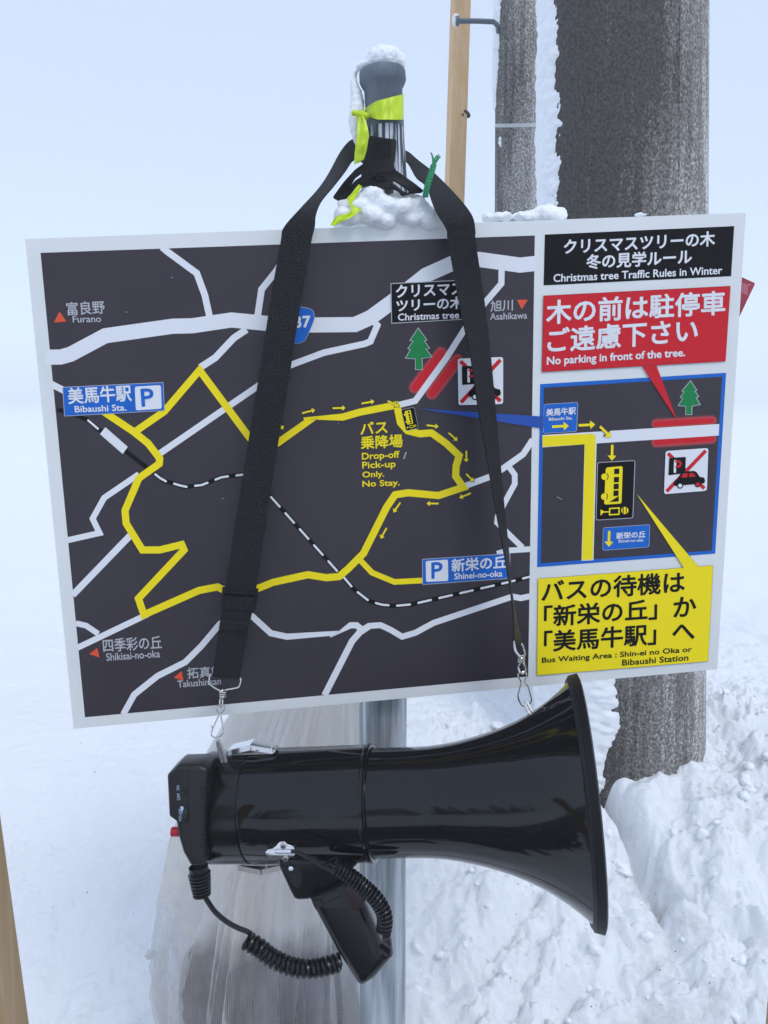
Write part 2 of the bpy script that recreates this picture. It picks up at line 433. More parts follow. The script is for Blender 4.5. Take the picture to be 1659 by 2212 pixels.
# broken clods of ploughed snow lying on the heap
Rc = random.Random(21); cb = bmesh.new()
for i in range(420):
    x = Rc.uniform(-.05, 1.05); y = Rc.uniform(.95, 1.9)
    if math.hypot(x-.50, y-1.60) < .24 or Rc.random() > .35+.65*float(pn(np.array([x*3.1]), np.array([y*3.1]), 17)[0]+.5): continue
    r_ = .0040+.012*Rc.random()**3.0; z = float(ground_h(np.array([x]), np.array([y]))[0])
    g = bmesh.ops.create_icosphere(cb, subdivisions=3 if r_ > .012 else 2, radius=1)
    sc_ = Vector((Rc.uniform(.7, 1.3), Rc.uniform(.7, 1.3), Rc.uniform(.5, .9)))*r_; rt = Matrix.Rotation(Rc.uniform(0, 6.28), 3, Vector((Rc.random(), Rc.random(), 1)).normalized()); off = Vector((i*3.7, i*1.3, 0))
    for v in g['verts']:
        n_ = v.co.copy(); k = 1+.55*mnoise.noise(n_*1.4+off)+.34*mnoise.noise(n_*3.2+off)+.14*mnoise.noise(n_*8+off)
        n_ = n_*k; v.co = rt @ Vector((n_.x*sc_.x, n_.y*sc_.y, n_.z*sc_.z))+Vector((x, y, z+r_*.05))
mec = bpy.data.meshes.new('snow_clods'); cb.to_mesh(mec); cb.free(); tag(link_mesh('snow_clods', mec, M['snow']), 'loose crumbs and clods of broken snow strewn over the ploughed heap', 'snow', kind='stuff')

# dark wet road the viewer stands on: breaks through the snow just below the picture (mirrored in the horn)
M['road'] = mat('wet asphalt', (.030, .030, .032), .45, 0, .5, bump=(120, .3, .003), vary=(5, (.16, .17, .18), .52, .72))
gxr, gyr = np.meshgrid(np.linspace(-7, 7, 280), np.linspace(-.95, .42, 60))
gzr = ground_h(gxr, gyr)+.03*np.clip(np.minimum(gyr+.8, .28-gyr)*6+1.3*pn(gxr*3, gyr*4, 40)*.8+.5*pn(gxr*9, gyr*9, 41), -1, .6)
idr = np.arange(60*280).reshape(60, 280); mb_v = np.stack([gxr, gyr, gzr], -1).reshape(-1, 3).tolist()
mer = bpy.data.meshes.new('road'); mer.from_pydata(mb_v, [], np.stack([idr[:-1, :-1], idr[:-1, 1:], idr[1:, 1:], idr[1:, :-1]], -1).reshape(-1, 4).tolist()); mer.update()
tag(link_mesh('road', mer, M['road']), kind='structure')

# ================================================================== THE MAP SIGN
sign = thing('map_sign', W(826, 2212, .80)*1.0, 'large white framed road map board with red and yellow notices on a steel post', 'sign')
sign.location.z = 0.1
q = [(97.6*.553, 933.5*.553), (2913.8*.553, 831*.553), (2802*.553, 2614.5*.553), (287.5*.553, 2847*.553)]
mb = MB(); fr = [S(*p) for p in q]; bk = [v+SN*.004 for v in fr]
mb.add(fr+bk, [(0, 1, 2, 3), (7, 6, 5, 4), (0, 4, 5, 1), (1, 5, 6, 2), (2, 6, 7, 3), (3, 7, 4, 0)])
board = mb.build('sign_board', M['board'], sign, False)

def T(z, *ps): return [z(*p) for p in ps]
map_panel = Print(1).poly([zA(175, 97), zC(1475, 33), zD(1432, 1397), zB(367, 1108)]).build('map_panel', M['dark'], sign)
# --- white roads
rd = Print(2)
K = .553
rd.stroke(T(zA, (196, 548), (262, 547), (305, 535), (455, 455), (745, 414), (830, 412), (1000, 387), (1155, 402)) +
          T(zC, (20, 613), (310, 610), (410, 565), (545, 467), (770, 290), (938, 214), (1115, 188), (1378, 225), (1482, 214)), 59*K)
rd.stroke(T(zA, (700, 72), (718, 88), (850, 185), (885, 280), (905, 372)), 26*K)
rd.stroke(T(zA, (1230, 120), (1190, 180), (1130, 255), (1113, 370)), 26*K)
rd.stroke(T(zA, (1065, 428), (1010, 465), (930, 550), (865, 592)), 27*K)
rd.stroke(T(zA, (690, 964), (1115, 672), (1190, 612), (1255, 582), (1400, 528), (1575, 490), (1600, 480), (1630, 410), (1612, 390)), 25*K)
rd.stroke(T(zC, (1260, 240), (1258, 345), (1155, 465), (1020, 640), (900, 830), (700, 1105), (590, 1132)), 24*K)
rd.stroke(T(zA, (222, 664), (300, 704)), 26*K)
rd.stroke(T(zB, (600, 58), (450, 160), (400, 250), (430, 312), (288, 344)), 23*K)
rd.stroke(T(zB, (314, 580), (565, 320)), 26*K)
rd.stroke(T(zB, (334, 808), (640, 662)), 23*K)
rd.stroke(T(zB, (328, 702), (372, 712), (425, 748)), 22*K)
rd.stroke(T(zB, (532, 1096), (580, 1010), (680, 930), (800, 870), (870, 800), (950, 705), (1020, 655), (1090, 672), (1170, 745), (1240, 760), (1450, 745)) +
          T(zD, (180, 1122), (280, 1066), (320, 1066), (365, 1102)), 24*K)
rd.stroke(T(zD, (330, 1112), (400, 1070), (475, 1065), (540, 1095), (615, 1140), (700, 1115), (820, 1050), (1330, 880), (1385, 890), (1442, 878)), 23*K)
rd.stroke(T(zD, (400, 1072), (340, 1112), (290, 1170), (112, 1520)), 25*K)
rd.stroke(T(zD, (1010, 168), (1180, 105), (1262, 55)) + T(zC, (1400, 1450), (1462, 1355)), 24*K)
rd.stroke(T(zD, (1300, 30), (1345, 90), (1345, 150), (1280, 270), (1235, 360), (1230, 400), (1285, 455), (1395, 562)), 22*K)
rd.stroke(T(zD, (1230, 602), (1300, 582), (1446, 572)), 22*K)
rd.build('white_roads', M['white'], map_panel)
# --- railway
rail = T(zA, (248, 776), (300, 785), (380, 820), (450, 880), (590, 990)) + T(zB, (660, 50), (705, 85), (800, 113), (870, 105), (960, 70), (1050, 60), (1120, 100), (1165, 150), (1460, 480)) + \
    T(zD, (210, 722), (300, 830), (400, 908), (480, 932), (570, 940), (680, 930), (940, 870), (1310, 785), (1440, 752))
Print(3).stroke(rail, 17*K).build('railway_line', M['black'], map_panel)
ds = Print(4)
P = [np.array(p) for p in rail]; acc = 0; on = []; step = 84*K; seg = 50*K
cum = [0]
for a, b in zip(P[:-1], P[1:]): cum.append(cum[-1]+np.linalg.norm(b-a))
def at(sv):
    for i in range(len(P)-1):
        if sv <= cum[i+1]: return tuple(P[i]+(P[i+1]-P[i])*(sv-cum[i])/(cum[i+1]-cum[i]))
    return tuple(P[-1])
sv = 128*K; ds0, ds1 = ds, Print(4)
while sv < cum[-1]-5:
    ds = ds0 if sv < 300*K else ds1
    ds.stroke([at(sv), at(min(sv+seg*.5, cum[-1])), at(min(sv+seg, cum[-1]))], 8.5*K, True) if not 275*K < sv < 420*K else 0; sv += step
ds0.build('railway_dashes', M['white'], map_panel); ds1.build('railway_dashes', M['white'], map_panel); Print(4).poly(T(zA, (455, 850), (552, 935), (530, 966), (432, 880))).build('station_block', M['white'], map_panel)
# --- yellow bus route
yl = Print(5)
yl.stroke(T(zA, (440, 778), (575, 868), (640, 920), (690, 985), (688, 1008)) + T(zB, (600, 75), (540, 215), (545, 270), (615, 385), (690, 385), (785, 362), (795, 385), (598, 595), (622, 665), (860, 560), (940, 545), (970, 560), (1105, 555), (1180, 525), (1330, 492), (1410, 505), (1465, 500)) +
          T(zD, (265, 700), (330, 635), (365, 600), (515, 300), (570, 220), (655, 207), (850, 225), (1012, 172), (962, 100), (965, 35)) +
          T(zC, (985, 1460), (900, 1380), (805, 1312), (730, 1318), (650, 1298), (604, 1245), (585, 1150), (575, 1132), (340, 1178), (230, 1210), (20, 1220)) +
          T(zA, (1345, 815), (1200, 918), (1140, 940), (1080, 898), (862, 604), (710, 782), (590, 865)), 28*K)
yl.stroke(T(zD, (340, 640), (420, 725), (565, 785), (760, 775)), 22*K)
AR = [(zA, (1305, 790), (1362, 775)), (zA, (1437, 768), (1493, 767)), (zA, (1562, 748), (1618, 738)), (zA, (1180, 872), (1228, 845)),
      (zC, (522, 1105), (594, 1142)), (zC, (774, 1262), (852, 1272)), (zC, (916, 1312), (975, 1363)), (zC, (1032, 1428), (1030, 1503)), (zD, (1030, 85), (1080, 135)),
      (zD, (1060, 210), (985, 240)), (zD, (852, 277), (773, 277)), (zD, (604, 270), (558, 335)), (zD, (515, 435), (475, 505))]
for z, a, b in AR:
    A_, B_ = np.array(z(*a)), np.array(z(*b)); u = (B_-A_)/np.linalg.norm(B_-A_)
    Print(6).arrow(tuple(A_-u*1.2), tuple(B_+u*2.2), 5.6, 8.0).build('arrow_outline', M['dark'], map_panel)
    Print(7).arrow(tuple(A_), tuple(B_), 3.7, 6.0).build('route_arrow', M['yellow'], map_panel)
yl.build('bus_route', M['yellow'], map_panel)
# --- orange pointers
for z, ps in ((zA, ((257, 350), (287, 394), (233, 398))), (zB, ((420, 808), (430, 850), (386, 835))), (zB, ((785, 908), (793, 950), (750, 937))), (zC, ((1360, 450), (1430, 448), (1390, 511)))):
    Print(3).poly(T(z, *ps)).build('orange_pointer', M['orange'], map_panel)
# --- place names
tx = Print(3)
tx.text('富良野', zA(290, 368), zA(455, 360), 29, .35).text('Furano', zA(315, 398), zA(438, 396), 14.5, .25)
tx.text('四季彩の丘', zB(447, 828), zB(700, 812), 29, .35).text('Shikisai-no-oka', zB(460, 865), zB(692, 849), 16.5, .25)
tx.text('拓真館', zB(810, 942), zB(962, 932), 24, .35).text('Takushinkan', zB(768, 980), zB(955, 966), 15, .25)
tx.text('旭川', zC(1187, 528), zC(1333, 520), 25, .35).text('Asahikawa', zC(1185, 581), zC(1425, 572), 15, .25)
tx.build('place_names', M['grey'], map_panel)
yt = Print(6)
yt.text('バス', zC(345, 1326), zC(522, 1312), 27, .75).text('乗降場', zC(348, 1420), zC(620, 1406), 29, .75)
yt.text('Drop-off', zC(355, 1500), zC(600, 1486), 19.5, .45).text('Pick-up', zC(357, 1557), zC(574, 1547), 19, .45)
yt.text('Only.', zC(358, 1614), zC(500, 1608), 17, .45).text('No Stay.', zD(358, 182), zD(600, 172), 17.5, .45)
yt.build('stop_lettering', M['yellow'], map_panel)
Print(6).text('/', zC(622, 1482), zC(645, 1480), 14.5, .35).build('stop_slash', M['grey'], map_panel)
# --- christmas tree label
Print(8).poly(T(zC, (540, 342), (1085, 316), (1090, 574), (545, 605))).build('tree_label_border', M['grey'], map_panel)
Print(9).poly(T(zC, (545, 347), (1080, 322), (1085, 569), (550, 599))).build('tree_label', M['black'], map_panel)
tl = Print(10)
tl.text('クリスマス', zC(575, 438), zC(1012, 416), 28, .8).text('ツリーの木', zC(578, 530), zC(1012, 508), 27.5, .8).text('Christmas tree', zC(588, 586), zC(985, 570), 15.5, .45)
tl.build('tree_label_lettering', M['white'], map_panel)
TREE = [(720, 636), (773, 710), (755, 714), (790, 762), (768, 768), (805, 818), (742, 828), (745, 900), (703, 900), (703, 830), (640, 826), (672, 772), (655, 765), (690, 718), (668, 712)]
def pine(pr_o, pr_f, pts, parent):
    Print(6).outline(pts, 3.0).build('tree_outline', M['grey'], parent); Print(8).poly(pts).build('tree_symbol', M['green'], parent)
pine(0, 0, T(zC, *TREE), map_panel)
# --- red no-stopping stripes (soft printed edge)
s1 = T(zC, (868, 795), (700, 1018)); s2 = T(zC, (972, 842), (808, 1055))
RS = [mat('print red fade', tuple(a+(b-a)*k/5 for a, b in zip((.050, .034, .043), (.56, .075, .085))), .42, spec=.3) for k in range(6)]
def soft_bars(bars, w0, layer, parent):
    for k in range(6):
        p_ = Print(layer+.14*k)
        for b_ in bars: p_.stroke(b_, w0+14*(1-k/5)**1.2+1.2, True)
        p_.build('red_stripe_glow', RS[k], parent)
    p_ = Print(layer+.85)
    for b_ in bars: p_.stroke(b_, w0-1.0, True)
    p_.build('red_stripe', M['red'], parent)
soft_bars([s1, s2], 18.5, 1.05, map_panel)
# --- no parking pictogram
def no_parking(c, parent):
    """c(u,v): unit square -> picture"""
    sq = rounded([c(0, 0), c(1, 0), c(1, 1), c(0, 1)], 6)
    Print(7).outline(sq, 2.6).build('no_parking_border', M['black'], parent)
    Print(8).poly(sq).build('no_parking_panel', M['white'], parent)
    k = math.dist(c(0, 0), c(1, 0))
    Print(9).stroke([c(.06, .06), c(.94, .94)], k*.085).stroke([c(.94, .06), c(.06, .94)], k*.085).build('no_parking_cross', M['red'], parent)
    bl = Print(11)
    bl.poly(rounded([c(.09, .17), c(.48, .17), c(.48, .55), c(.09, .57)], 1.5))
    car = [(.22, .79), (.23, .71), (.31, .67), (.38, .53), (.43, .51), (.68, .51), (.74, .54), (.82, .66), (.93, .69), (.95, .77), (.93, .82), (.25, .83)]
    bl.poly([c(*p) for p in car]); bl.disc(c(.37, .83), k*.072).disc(c(.78, .83), k*.072)
    bl.build('car_pictogram', M['black'], parent)
    wh = Print(13); wh.disc(c(.37, .83), k*.045)
    wh.stroke([c(.235, .50), c(.235, .25)], k*.055, True); wh.build('pictogram_white', M['white'], parent)
    re = Print(13); re.poly([c(.38, .645), c(.43, .555), c(.53, .555), c(.53, .645)]).poly([c(.57, .645), c(.57, .555), c(.66, .555), c(.73, .645)])
    re.disc(c(.78, .83), k*.045).stroke([c(.25, .26), c(.34, .27), c(.37, .32), c(.34, .38), c(.26, .39)], k*.05, True)
    re.build('pictogram_red', M['red'], parent)
def bil(z, a, b, c_, d):
    a, b, c_, d = [np.array(z(*p)) for p in (a, b, c_, d)]
    return lambda u, v: tuple(a*(1-u)*(1-v)+b*u*(1-v)+c_*u*v+d*(1-u)*v)
no_parking(bil(zC, (975, 830), (1270, 820), (1270, 1125), (980, 1133)), map_panel)
# --- bus pictogram
def bus_sign(c, parent, L=7):
    sq = rounded([c(0, 0), c(1, 0), c(1, 1), c(0, 1)], 4)
    k = math.dist(c(0, 0), c(1, 0))
    Print(L).outline(sq, max(1.4, k*.035)).build('bus_sign_border', M['grey'], parent)
    Print(L+1).poly(sq).build('bus_sign_panel', M['black'], parent)
    y = Print(L+2)
    y.poly(rounded([c(.22, .09), c(.68, .08), c(.68, .74), c(.20, .74)], k*.06))
    y.disc(c(.19, .25), k*.09).disc(c(.20, .60), k*.09)
    y.poly([c(.11, .82), c(.22, .865), c(.11, .93)]).stroke([c(.2, .87), c(.36, .872)], k*.03)
    y.stroke([c(.36, .815), c(.62, .815), c(.62, .925), c(.36, .925), c(.36, .815)], k*.035, True).disc(c(.78, .865), k*.1)
    y.build('bus_pictogram', M['yellow'], parent)
    b = Print(L+3.2)
    for v in (.12, .265, .385, .505): b.poly([c(.45, v), c(.59, v), c(.59, v+.095), c(.45, v+.095)])
    b.poly([c(.34, .70), c(.60, .605), c(.60, .70)])
    for v in (.25, .60):
        b.stroke([c(.265, v-.055), c(.295, v), c(.265, v+.055)], k*.02)
    b.stroke([c(.735, .81), c(.735, .92)], k*.025).stroke([c(.82, .81), c(.82, .92)], k*.025)
    b.build('bus_windows', M['black'], parent)
bus_sign(bil(zC, (610, 1163), (693, 1147), (719, 1280), (642, 1298)), map_panel)
# --- parking labels
def label(z, qd, parent, nm, border=1.6, r=1.0):
    pts = rounded(T(z, *qd), r)
    Print(7).outline(pts, border*1.6).build(nm+'_border', M['grey'], parent); return Print(8).poly(pts).build(nm, M['blue'], parent)
label(zA, ((272, 679), (704, 658), (709, 777), (280, 801)), map_panel, 'station_label')
Print(10).poly(rounded(T(zA, (582, 675), (695, 668), (699, 770), (587, 778)), 5)).text('美馬牛駅', zA(296, 752), zA(571, 738), 36, .8).text('Bibaushi Sta.', zA(324, 787), zA(547, 779), 14.5, .4).build('station_lettering', M['white'], map_panel)
Print(12).text('P', zA(612, 762), zA(667, 759), 39, 1.0).build('parking_letter', M['blue'], map_panel)
label(zD, ((748, 640), (1312, 603), (1312, 760), (750, 800)), map_panel, 'hill_label')
Print(10).poly(rounded(T(zD, (768, 650), (912, 640), (914, 778), (770, 785)), 4)).text('新栄の丘', zD(935, 723), zD(1292, 697), 29, .8).text('Shinei-no-oka', zD(953, 770), zD(1265, 750), 14, .4).build('hill_lettering', M['white'], map_panel)
Print(12).text('P', zD(805, 765), zD(878, 760), 35.5, .9).build('parking_letter', M['blue'], map_panel)
# --- route shield
sh = rounded(T(zA, (1182, 352), (1212, 334), (1300, 330), (1350, 342), (1360, 375), (1335, 440), (1312, 482), (1280, 489), (1250, 480), (1200, 410)), 12)
Print(6).outline(sh, 2.2).build('route_shield_border', M['grey'], map_panel); Print(8).poly(sh).build('route_shield', M['blue'], map_panel)
Print(10).text('237', zA(1236, 424), zA(1343, 419), 26, 1.1).build('route_number', M['white'], map_panel)
# --- deep blue pointer to the inset
Print(7).poly(T(zC, (720, 1155), (1545, 1207), (1530, 1285))).build('inset_pointer', M['navy'], map_panel)

for p_, q_ in ((zF(290, 897), zF(325, 914)), (zA(738, 204), zA(748, 203)), (zA(541, 352), zA(551, 353)), (zA(1459, 833), zA(1463, 835)), (zB(958, 162), zB(966, 163))):
    Print(13.2).stroke([p_, q_], 1.0).build('scuff', M['grey'], map_panel)
# --- title
title = Print(2).poly(T(zE, (213, 193), (1440, 138), (1420, 462), (205, 522))).build('title_panel', M['black'], sign)
Print(4).text('クリスマスツリーの木', zE(335, 322), zE(1315, 268), 33, .9).text('冬の見学ルール', zE(480, 420), zE(1165, 384), 33, .9) \
    .text('Christmas tree Traffic Rules in Winter', zE(268, 502), zE(1362, 449), 17.5, .45).build('title_lettering', M['white'], title)
# --- red notice
Print(9).outline(T(zE, (205, 590), (1415, 527), (1383, 1013), (195, 1083)), .9).build('red_notice_border', M['black'], sign)
redn = Print(10).poly(T(zE, (205, 590), (1415, 527), (1383, 1013), (195, 1083))).poly(T(zF, (845, 52), (937, 47), (1071, 405))).build('red_notice', M['red'], sign)
Print(11.5).text('木の前は駐停車', zE(220, 777), zE(1382, 712), 53, 1.3).text('ご遠慮下さい', zE(228, 962), zE(1203, 890), 54, 1.3) \
    .text('No parking in front of the tree.', zE(225, 1054), zE(1122, 998), 23, .65).build('red_notice_lettering', M['white'], redn)
# --- inset map
inset = Print(2).poly(T(zF, (183, 167), (1388, 93), (1317, 1265), (163, 1353))).build('inset_frame', M['blue'], sign)
Print(3).poly(T(zF, (207, 190), (1362, 118), (1295, 1245), (187, 1327))).build('inset_map', M['dark'], inset)
r1, r2 = T(zF, (935, 424), (1295, 402)), T(zF, (935, 545), (1295, 521))
soft_bars([r1, r2], 12.5, 3.1, inset)
Print(5).poly(T(zF, (197, 497), (1343, 425), (1340, 500), (548, 551), (197, 577))).poly(T(zF, (470, 556), (548, 551), (528, 1308), (450, 1312))).build('inset_road', M['white'], inset)
Print(6.2).poly(T(zF, (197, 503), (515, 488), (537, 494), (543, 515), (541, 553), (523, 1303), (454, 1307), (472, 557), (197, 573))).build('inset_route', M['yellow'], inset)
label(zF, ((209, 299), (426, 285), (417, 472), (205, 485)), inset, 'inset_station_label', 1.2, 4)
label(zF, ((592, 1099), (892, 1078), (886, 1221), (589, 1243)), inset, 'inset_hill_label', 1.2, 4)
Print(10).text('美馬牛駅', zF(221, 376), zF(413, 363), 16.5, .45).text('Bibaushi Sta.', zF(238, 405), zF(392, 396), 7.2, .2) \
    .text('新栄の丘', zF(675, 1173), zF(864, 1161), 15, .45).text('Shinei-no-oka', zF(688, 1195), zF(850, 1186), 6.8, .2).build('inset_lettering', M['white'], inset)
for a, b in (((260, 443), (368, 437)), ((432, 434), (540, 428)), ((570, 440), (642, 512)), ((650, 560), (647, 663)), ((630, 1118), (627, 1221))):
    if a[0] == 570: Print(9.3).arrow(zF(*a), zF(*b), 7.2, 11.2).build('arrow_outline', M['dark'], inset)
    Print(10.5).arrow(zF(*a), zF(*b), 5.6, 9.6).build('route_arrow', M['yellow'], inset)
bus_sign(bil(zF, (557, 677), (795, 664), (781, 1032), (547, 1046)), inset)
no_parking(bil(zF, (995, 600), (1273, 580), (1263, 858), (985, 880)), inset)
pine(0, 0, T(zF, (1157, 148), (1195, 205), (1183, 212), (1207, 245), (1192, 255), (1217, 298), (1165, 308), (1163, 362), (1127, 362), (1128, 308), (1080, 305), (1110, 258), (1093, 250), (1120, 215), (1105, 210)), inset)
# --- yellow notice
yq = T(zG, (170, 185), (1303, 98), (1270, 718), (163, 810)); yw = T(zF, (1117, 1362), (808, 878), (1214, 1356))
Print(9).outline(yq, .9).outline(yw, .9).build('yellow_notice_border', M['black'], sign)
yn = Print(10).poly(yq).poly(yw).build('yellow_notice', M['yellow'], sign)
Print(11.5).text('バスの待機は', zG(190, 338), zG(1119, 273), 47, 1.15).text('「新栄の丘」', zG(206, 500), zG(940, 448), 47, 1.15).text('か', zG(1043, 436), zG(1192, 426), 44, 1.15) \
    .text('「美馬牛駅」', zG(206, 663), zG(934, 612), 47, 1.15).text('へ', zG(1036, 582), zG(1183, 574), 33, 1.15) \
    .text('Bus Waiting Area : Shin-ei no Oka or', zG(193, 741), zG(1166, 668), 15.5, .4).text('Bibaushi Station', zG(713, 748), zG(1143, 714), 13.5, .4).build('yellow_notice_lettering', M['black'], yn)

# --- post: galvanised pipe below, thinner grey pipe above
def pipe_mat(name, a, b, rough, metal, sc):
    return mat(name, a, rough, metal, .5, bump=(60, .08, .002), vary=(sc, b, .38, .62, (1, 1, .06)))
M['galv'] = pipe_mat('galvanised steel', (.26, .30, .33), (.56, .61, .64), .34, .45, 120)
M['grey_pipe'] = mat('weathered grey pipe', (.10, .125, .155), .6, .0, .4, bump=(150, .15, .001), vary=(50, (.17, .20, .24), .4, .65, (1, 1, .3)))
M['streak'] = mat('streaked pipe', (.055, .06, .072), .55, .1, .4, bump=(90, .3, .001), vary=(260, (.62, .67, .74), .5, .56, (1, 1, .03)))
axl = W(827, 1700, .822)
mb = MB(); r = .0252; PT = W(827, 1470, .80).z
lo = Vector((axl.x, axl.y, 0.0)); mb.lathe(lo, (0, 0, 1), (1, 0, 0), [(0, 0), (0, r), (PT, r), (PT, 0)], 48)
post = mb.build('post', M['galv'], sign)
top = W(825.5, 152, .70); mid = W(833, 262, .708); bot = W(846, 520, .725)
mb = MB(); u = U
def rr(h, d): return h*d/U
ax = (bot-top).normalized(); L = (bot-top).length
mb.lathe(top, ax, (1, 0, 0), [(0, 0), (0, rr(47, .70)), (.0022, rr(50, .70)), (.0095, rr(50.5, .70)), (.0135, rr(46, .70)), (.0165, rr(41.5, .70)), (.05, rr(41, .70)), (.05, 0)], 48)
cap = mb.build('post_cap', M['grey_pipe'], post)
mb = MB(); mb.lathe(top, ax, (1, 0, 0), [(.0498, 0), (.0498, rr(40.3, .70)), (L, rr(41, .725)), (L, 0)], 48)
mb.build('upper_pipe', M['streak'], post)

# ================================================================== CONCRETE POLES
KP = 1.15
def W2(x, y, d): return W(x, y, d*KP)
def concrete(name, wet_lit_x, wet_lit_w, light=1.0):
    m = bpy.data.materials.new(name); m.use_nodes = True
    n = m.node_tree.nodes; l = m.node_tree.links; p = n['Principled BSDF']; p.inputs['Roughness'].default_value = .85
    t = n.new('ShaderNodeTexCoord')
    def noise(sc, st=(1, 1, 1), det=5, ro=.6):
        mp = n.new('ShaderNodeMapping'); mp.inputs['Scale'].default_value = st; l.new(t.outputs['Object'], mp.inputs[0])
        z = n.new('ShaderNodeTexNoise'); z.inputs['Scale'].default_value = sc; z.inputs['Detail'].default_value = det; z.inputs['Roughness'].default_value = ro
        l.new(mp.outputs[0], z.inputs['Vector']); return z.outputs['Fac']
    def mathn(op, a, b):
        q_ = n.new('ShaderNodeMath'); q_.operation = op
        for i, v in enumerate((a, b)):
            if isinstance(v, (int, float)): q_.inputs[i].default_value = v
            else: l.new(v, q_.inputs[i])
        return q_.outputs[0]
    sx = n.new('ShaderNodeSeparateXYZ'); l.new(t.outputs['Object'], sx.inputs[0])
    wet = mathn('DIVIDE', mathn('SUBTRACT', sx.outputs['X'], wet_lit_x), wet_lit_w)      # wet dark left side; light from the right painted in as a paler right
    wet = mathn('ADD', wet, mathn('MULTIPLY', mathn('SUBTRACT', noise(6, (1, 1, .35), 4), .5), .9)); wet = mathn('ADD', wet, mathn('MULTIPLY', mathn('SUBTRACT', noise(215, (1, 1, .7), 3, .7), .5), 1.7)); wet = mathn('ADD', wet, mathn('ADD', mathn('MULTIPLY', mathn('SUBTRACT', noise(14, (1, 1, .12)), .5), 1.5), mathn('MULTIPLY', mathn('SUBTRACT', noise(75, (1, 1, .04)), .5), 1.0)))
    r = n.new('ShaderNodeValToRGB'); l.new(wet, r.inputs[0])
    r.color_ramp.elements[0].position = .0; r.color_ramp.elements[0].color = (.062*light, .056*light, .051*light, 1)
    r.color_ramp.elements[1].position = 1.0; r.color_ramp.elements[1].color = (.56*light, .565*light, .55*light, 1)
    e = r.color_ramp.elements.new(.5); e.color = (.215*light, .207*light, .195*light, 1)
    sp = n.new('ShaderNodeValToRGB'); l.new(noise(240, (1, 1, .8), 3, .7), sp.inputs[0])
    sp.color_ramp.elements[0].position = .40; sp.color_ramp.elements[0].color = (.55, .55, .55, 1)
    sp.color_ramp.elements[1].position = .60; sp.color_ramp.elements[1].color = (1.42, 1.42, 1.42, 1)
    mx = n.new('ShaderNodeMix'); mx.data_type = 'RGBA'; mx.blend_type = 'MULTIPLY'; mx.inputs['Factor'].default_value = 1
    l.new(r.outputs[0], mx.inputs[6]); l.new(sp.outputs[0], mx.inputs[7]); l.new(mx.outputs[2], p.inputs['Base Color'])
    bp = n.new('ShaderNodeBump'); bp.inputs['Strength'].default_value = .5; bp.inputs['Distance'].default_value = .002
    l.new(noise(260, (1, 1, .6), 4, .7), bp.inputs['Height']); l.new(bp.outputs[0], p.inputs['Normal'])
    return m
def pole_from(name, xl0, xr0, y0, xl1, xr1, y1, d0, m, label, ext_dn=.25, ext_up=.6, wet=None):
    """cylinder seen between two picture rows; stands vertical in depth"""
    a = W((xl0+xr0)/2, y0, d0); D = a.y
    ry = (y1-1106)/U; d1 = D/(math.cos(PITCH)-ry*math.sin(PITCH)); b = W((xl1+xr1)/2, y1, d1)
    ra = (xr0-xl0)/2/U*d0; rb = (xr1-xl1)/2/U*d1
    ax = (a-b); L = ax.length; ax.normalize()
    foot = b-ax*ext_dn; dr = (ra-rb)/L
    o = thing(name, foot, label, 'utility pole')
    mb = MB(); tot = L+ext_dn+ext_up
    mb.lathe(foot, ax, (1, 0, 0), [(tot*i/24, rb+dr*(tot*i/24-ext_dn)) for i in range(25)], 96)
    mb.lathe(foot, ax, (1, 0, 0), [(tot, rb+dr*(L+ext_up)), (tot, 0)], 96)
    return o, mb, foot, ax, rb, dr, ext_dn, m
o, mb, foot, ax, rb, dr, ed, _ = pole_from('utility_pole', 1176, 1518.5, 0, 1172, 1510.5, 1680, 1.30*KP, None, 'thick dark grey concrete pole with snow stuck down its side, behind the map board')
M['concrete'] = concrete('wet side-lit speckled concrete', foot.x-.10, .24)
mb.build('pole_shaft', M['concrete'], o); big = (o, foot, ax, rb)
# thin mould seam proud of the surface
for ph in (.36,):
    mb = MB(); e1 = Vector((1, 0, 0)); e2 = Vector((0, -1, 0))
    pth = [foot+ax*float(t)+(rb+dr*(t-ed)+.0002)*(math.sin(ph)*e1+math.cos(ph)*e2) for t in np.linspace(.1, 2.2, 30).tolist()]
    mb.tube(pth, .0012, 6); mb.build('mould_seam', M['concrete'], o)
o2, mb, foot2, ax2, rb2, dr2, ed2, _ = pole_from('thin_pole', 1071, 1166, 0, 1067, 1160, 1000, 1.75*KP, None, 'slim grey concrete pole with a bent step bolt, between wooden stake and thick pole', 1.1)
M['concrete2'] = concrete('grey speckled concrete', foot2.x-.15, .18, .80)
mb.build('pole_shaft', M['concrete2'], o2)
c = W2(1116, 258, 1.75); rthin0 = rb2+dr2*((c-foot2).length-ed2)+.0008; c = foot2+ax2*(c-foot2).dot(ax2); mb = MB(); mb.lathe(c-Vector((0, 0, .004)), ax2, (1, 0, 0), [(-.001, .05), (0, rthin0), (.009, rthin0), (.010, .05)], 64)
M['steel'] = mat('dull steel', (.12, .15, .17), .45, .6, bump=(90, .1, .001))
M['tape'] = mat('pale band', (.50, .53, .55), .5)
mb.v = [(x_, y_, z_+.344*(y_-c.y)) for x_, y_, z_ in mb.v]; mb.build('band', M['tape'], o2)
mb = MB(); bp_ = [W2(x, y, d) for x, y, d in ((1076, 68, 1.72), (1075, 55, 1.68), (1066, 47, 1.67), (1030, 45.5, 1.67), (990, 45.5, 1.67))]
mb.tube(bp_, .0060, 12); mb.tube([W2(992, 45.5, 1.67), W2(985, 45.5, 1.67)], .0112, 14)
mb.build('step_bolt', M['steel'], o2)

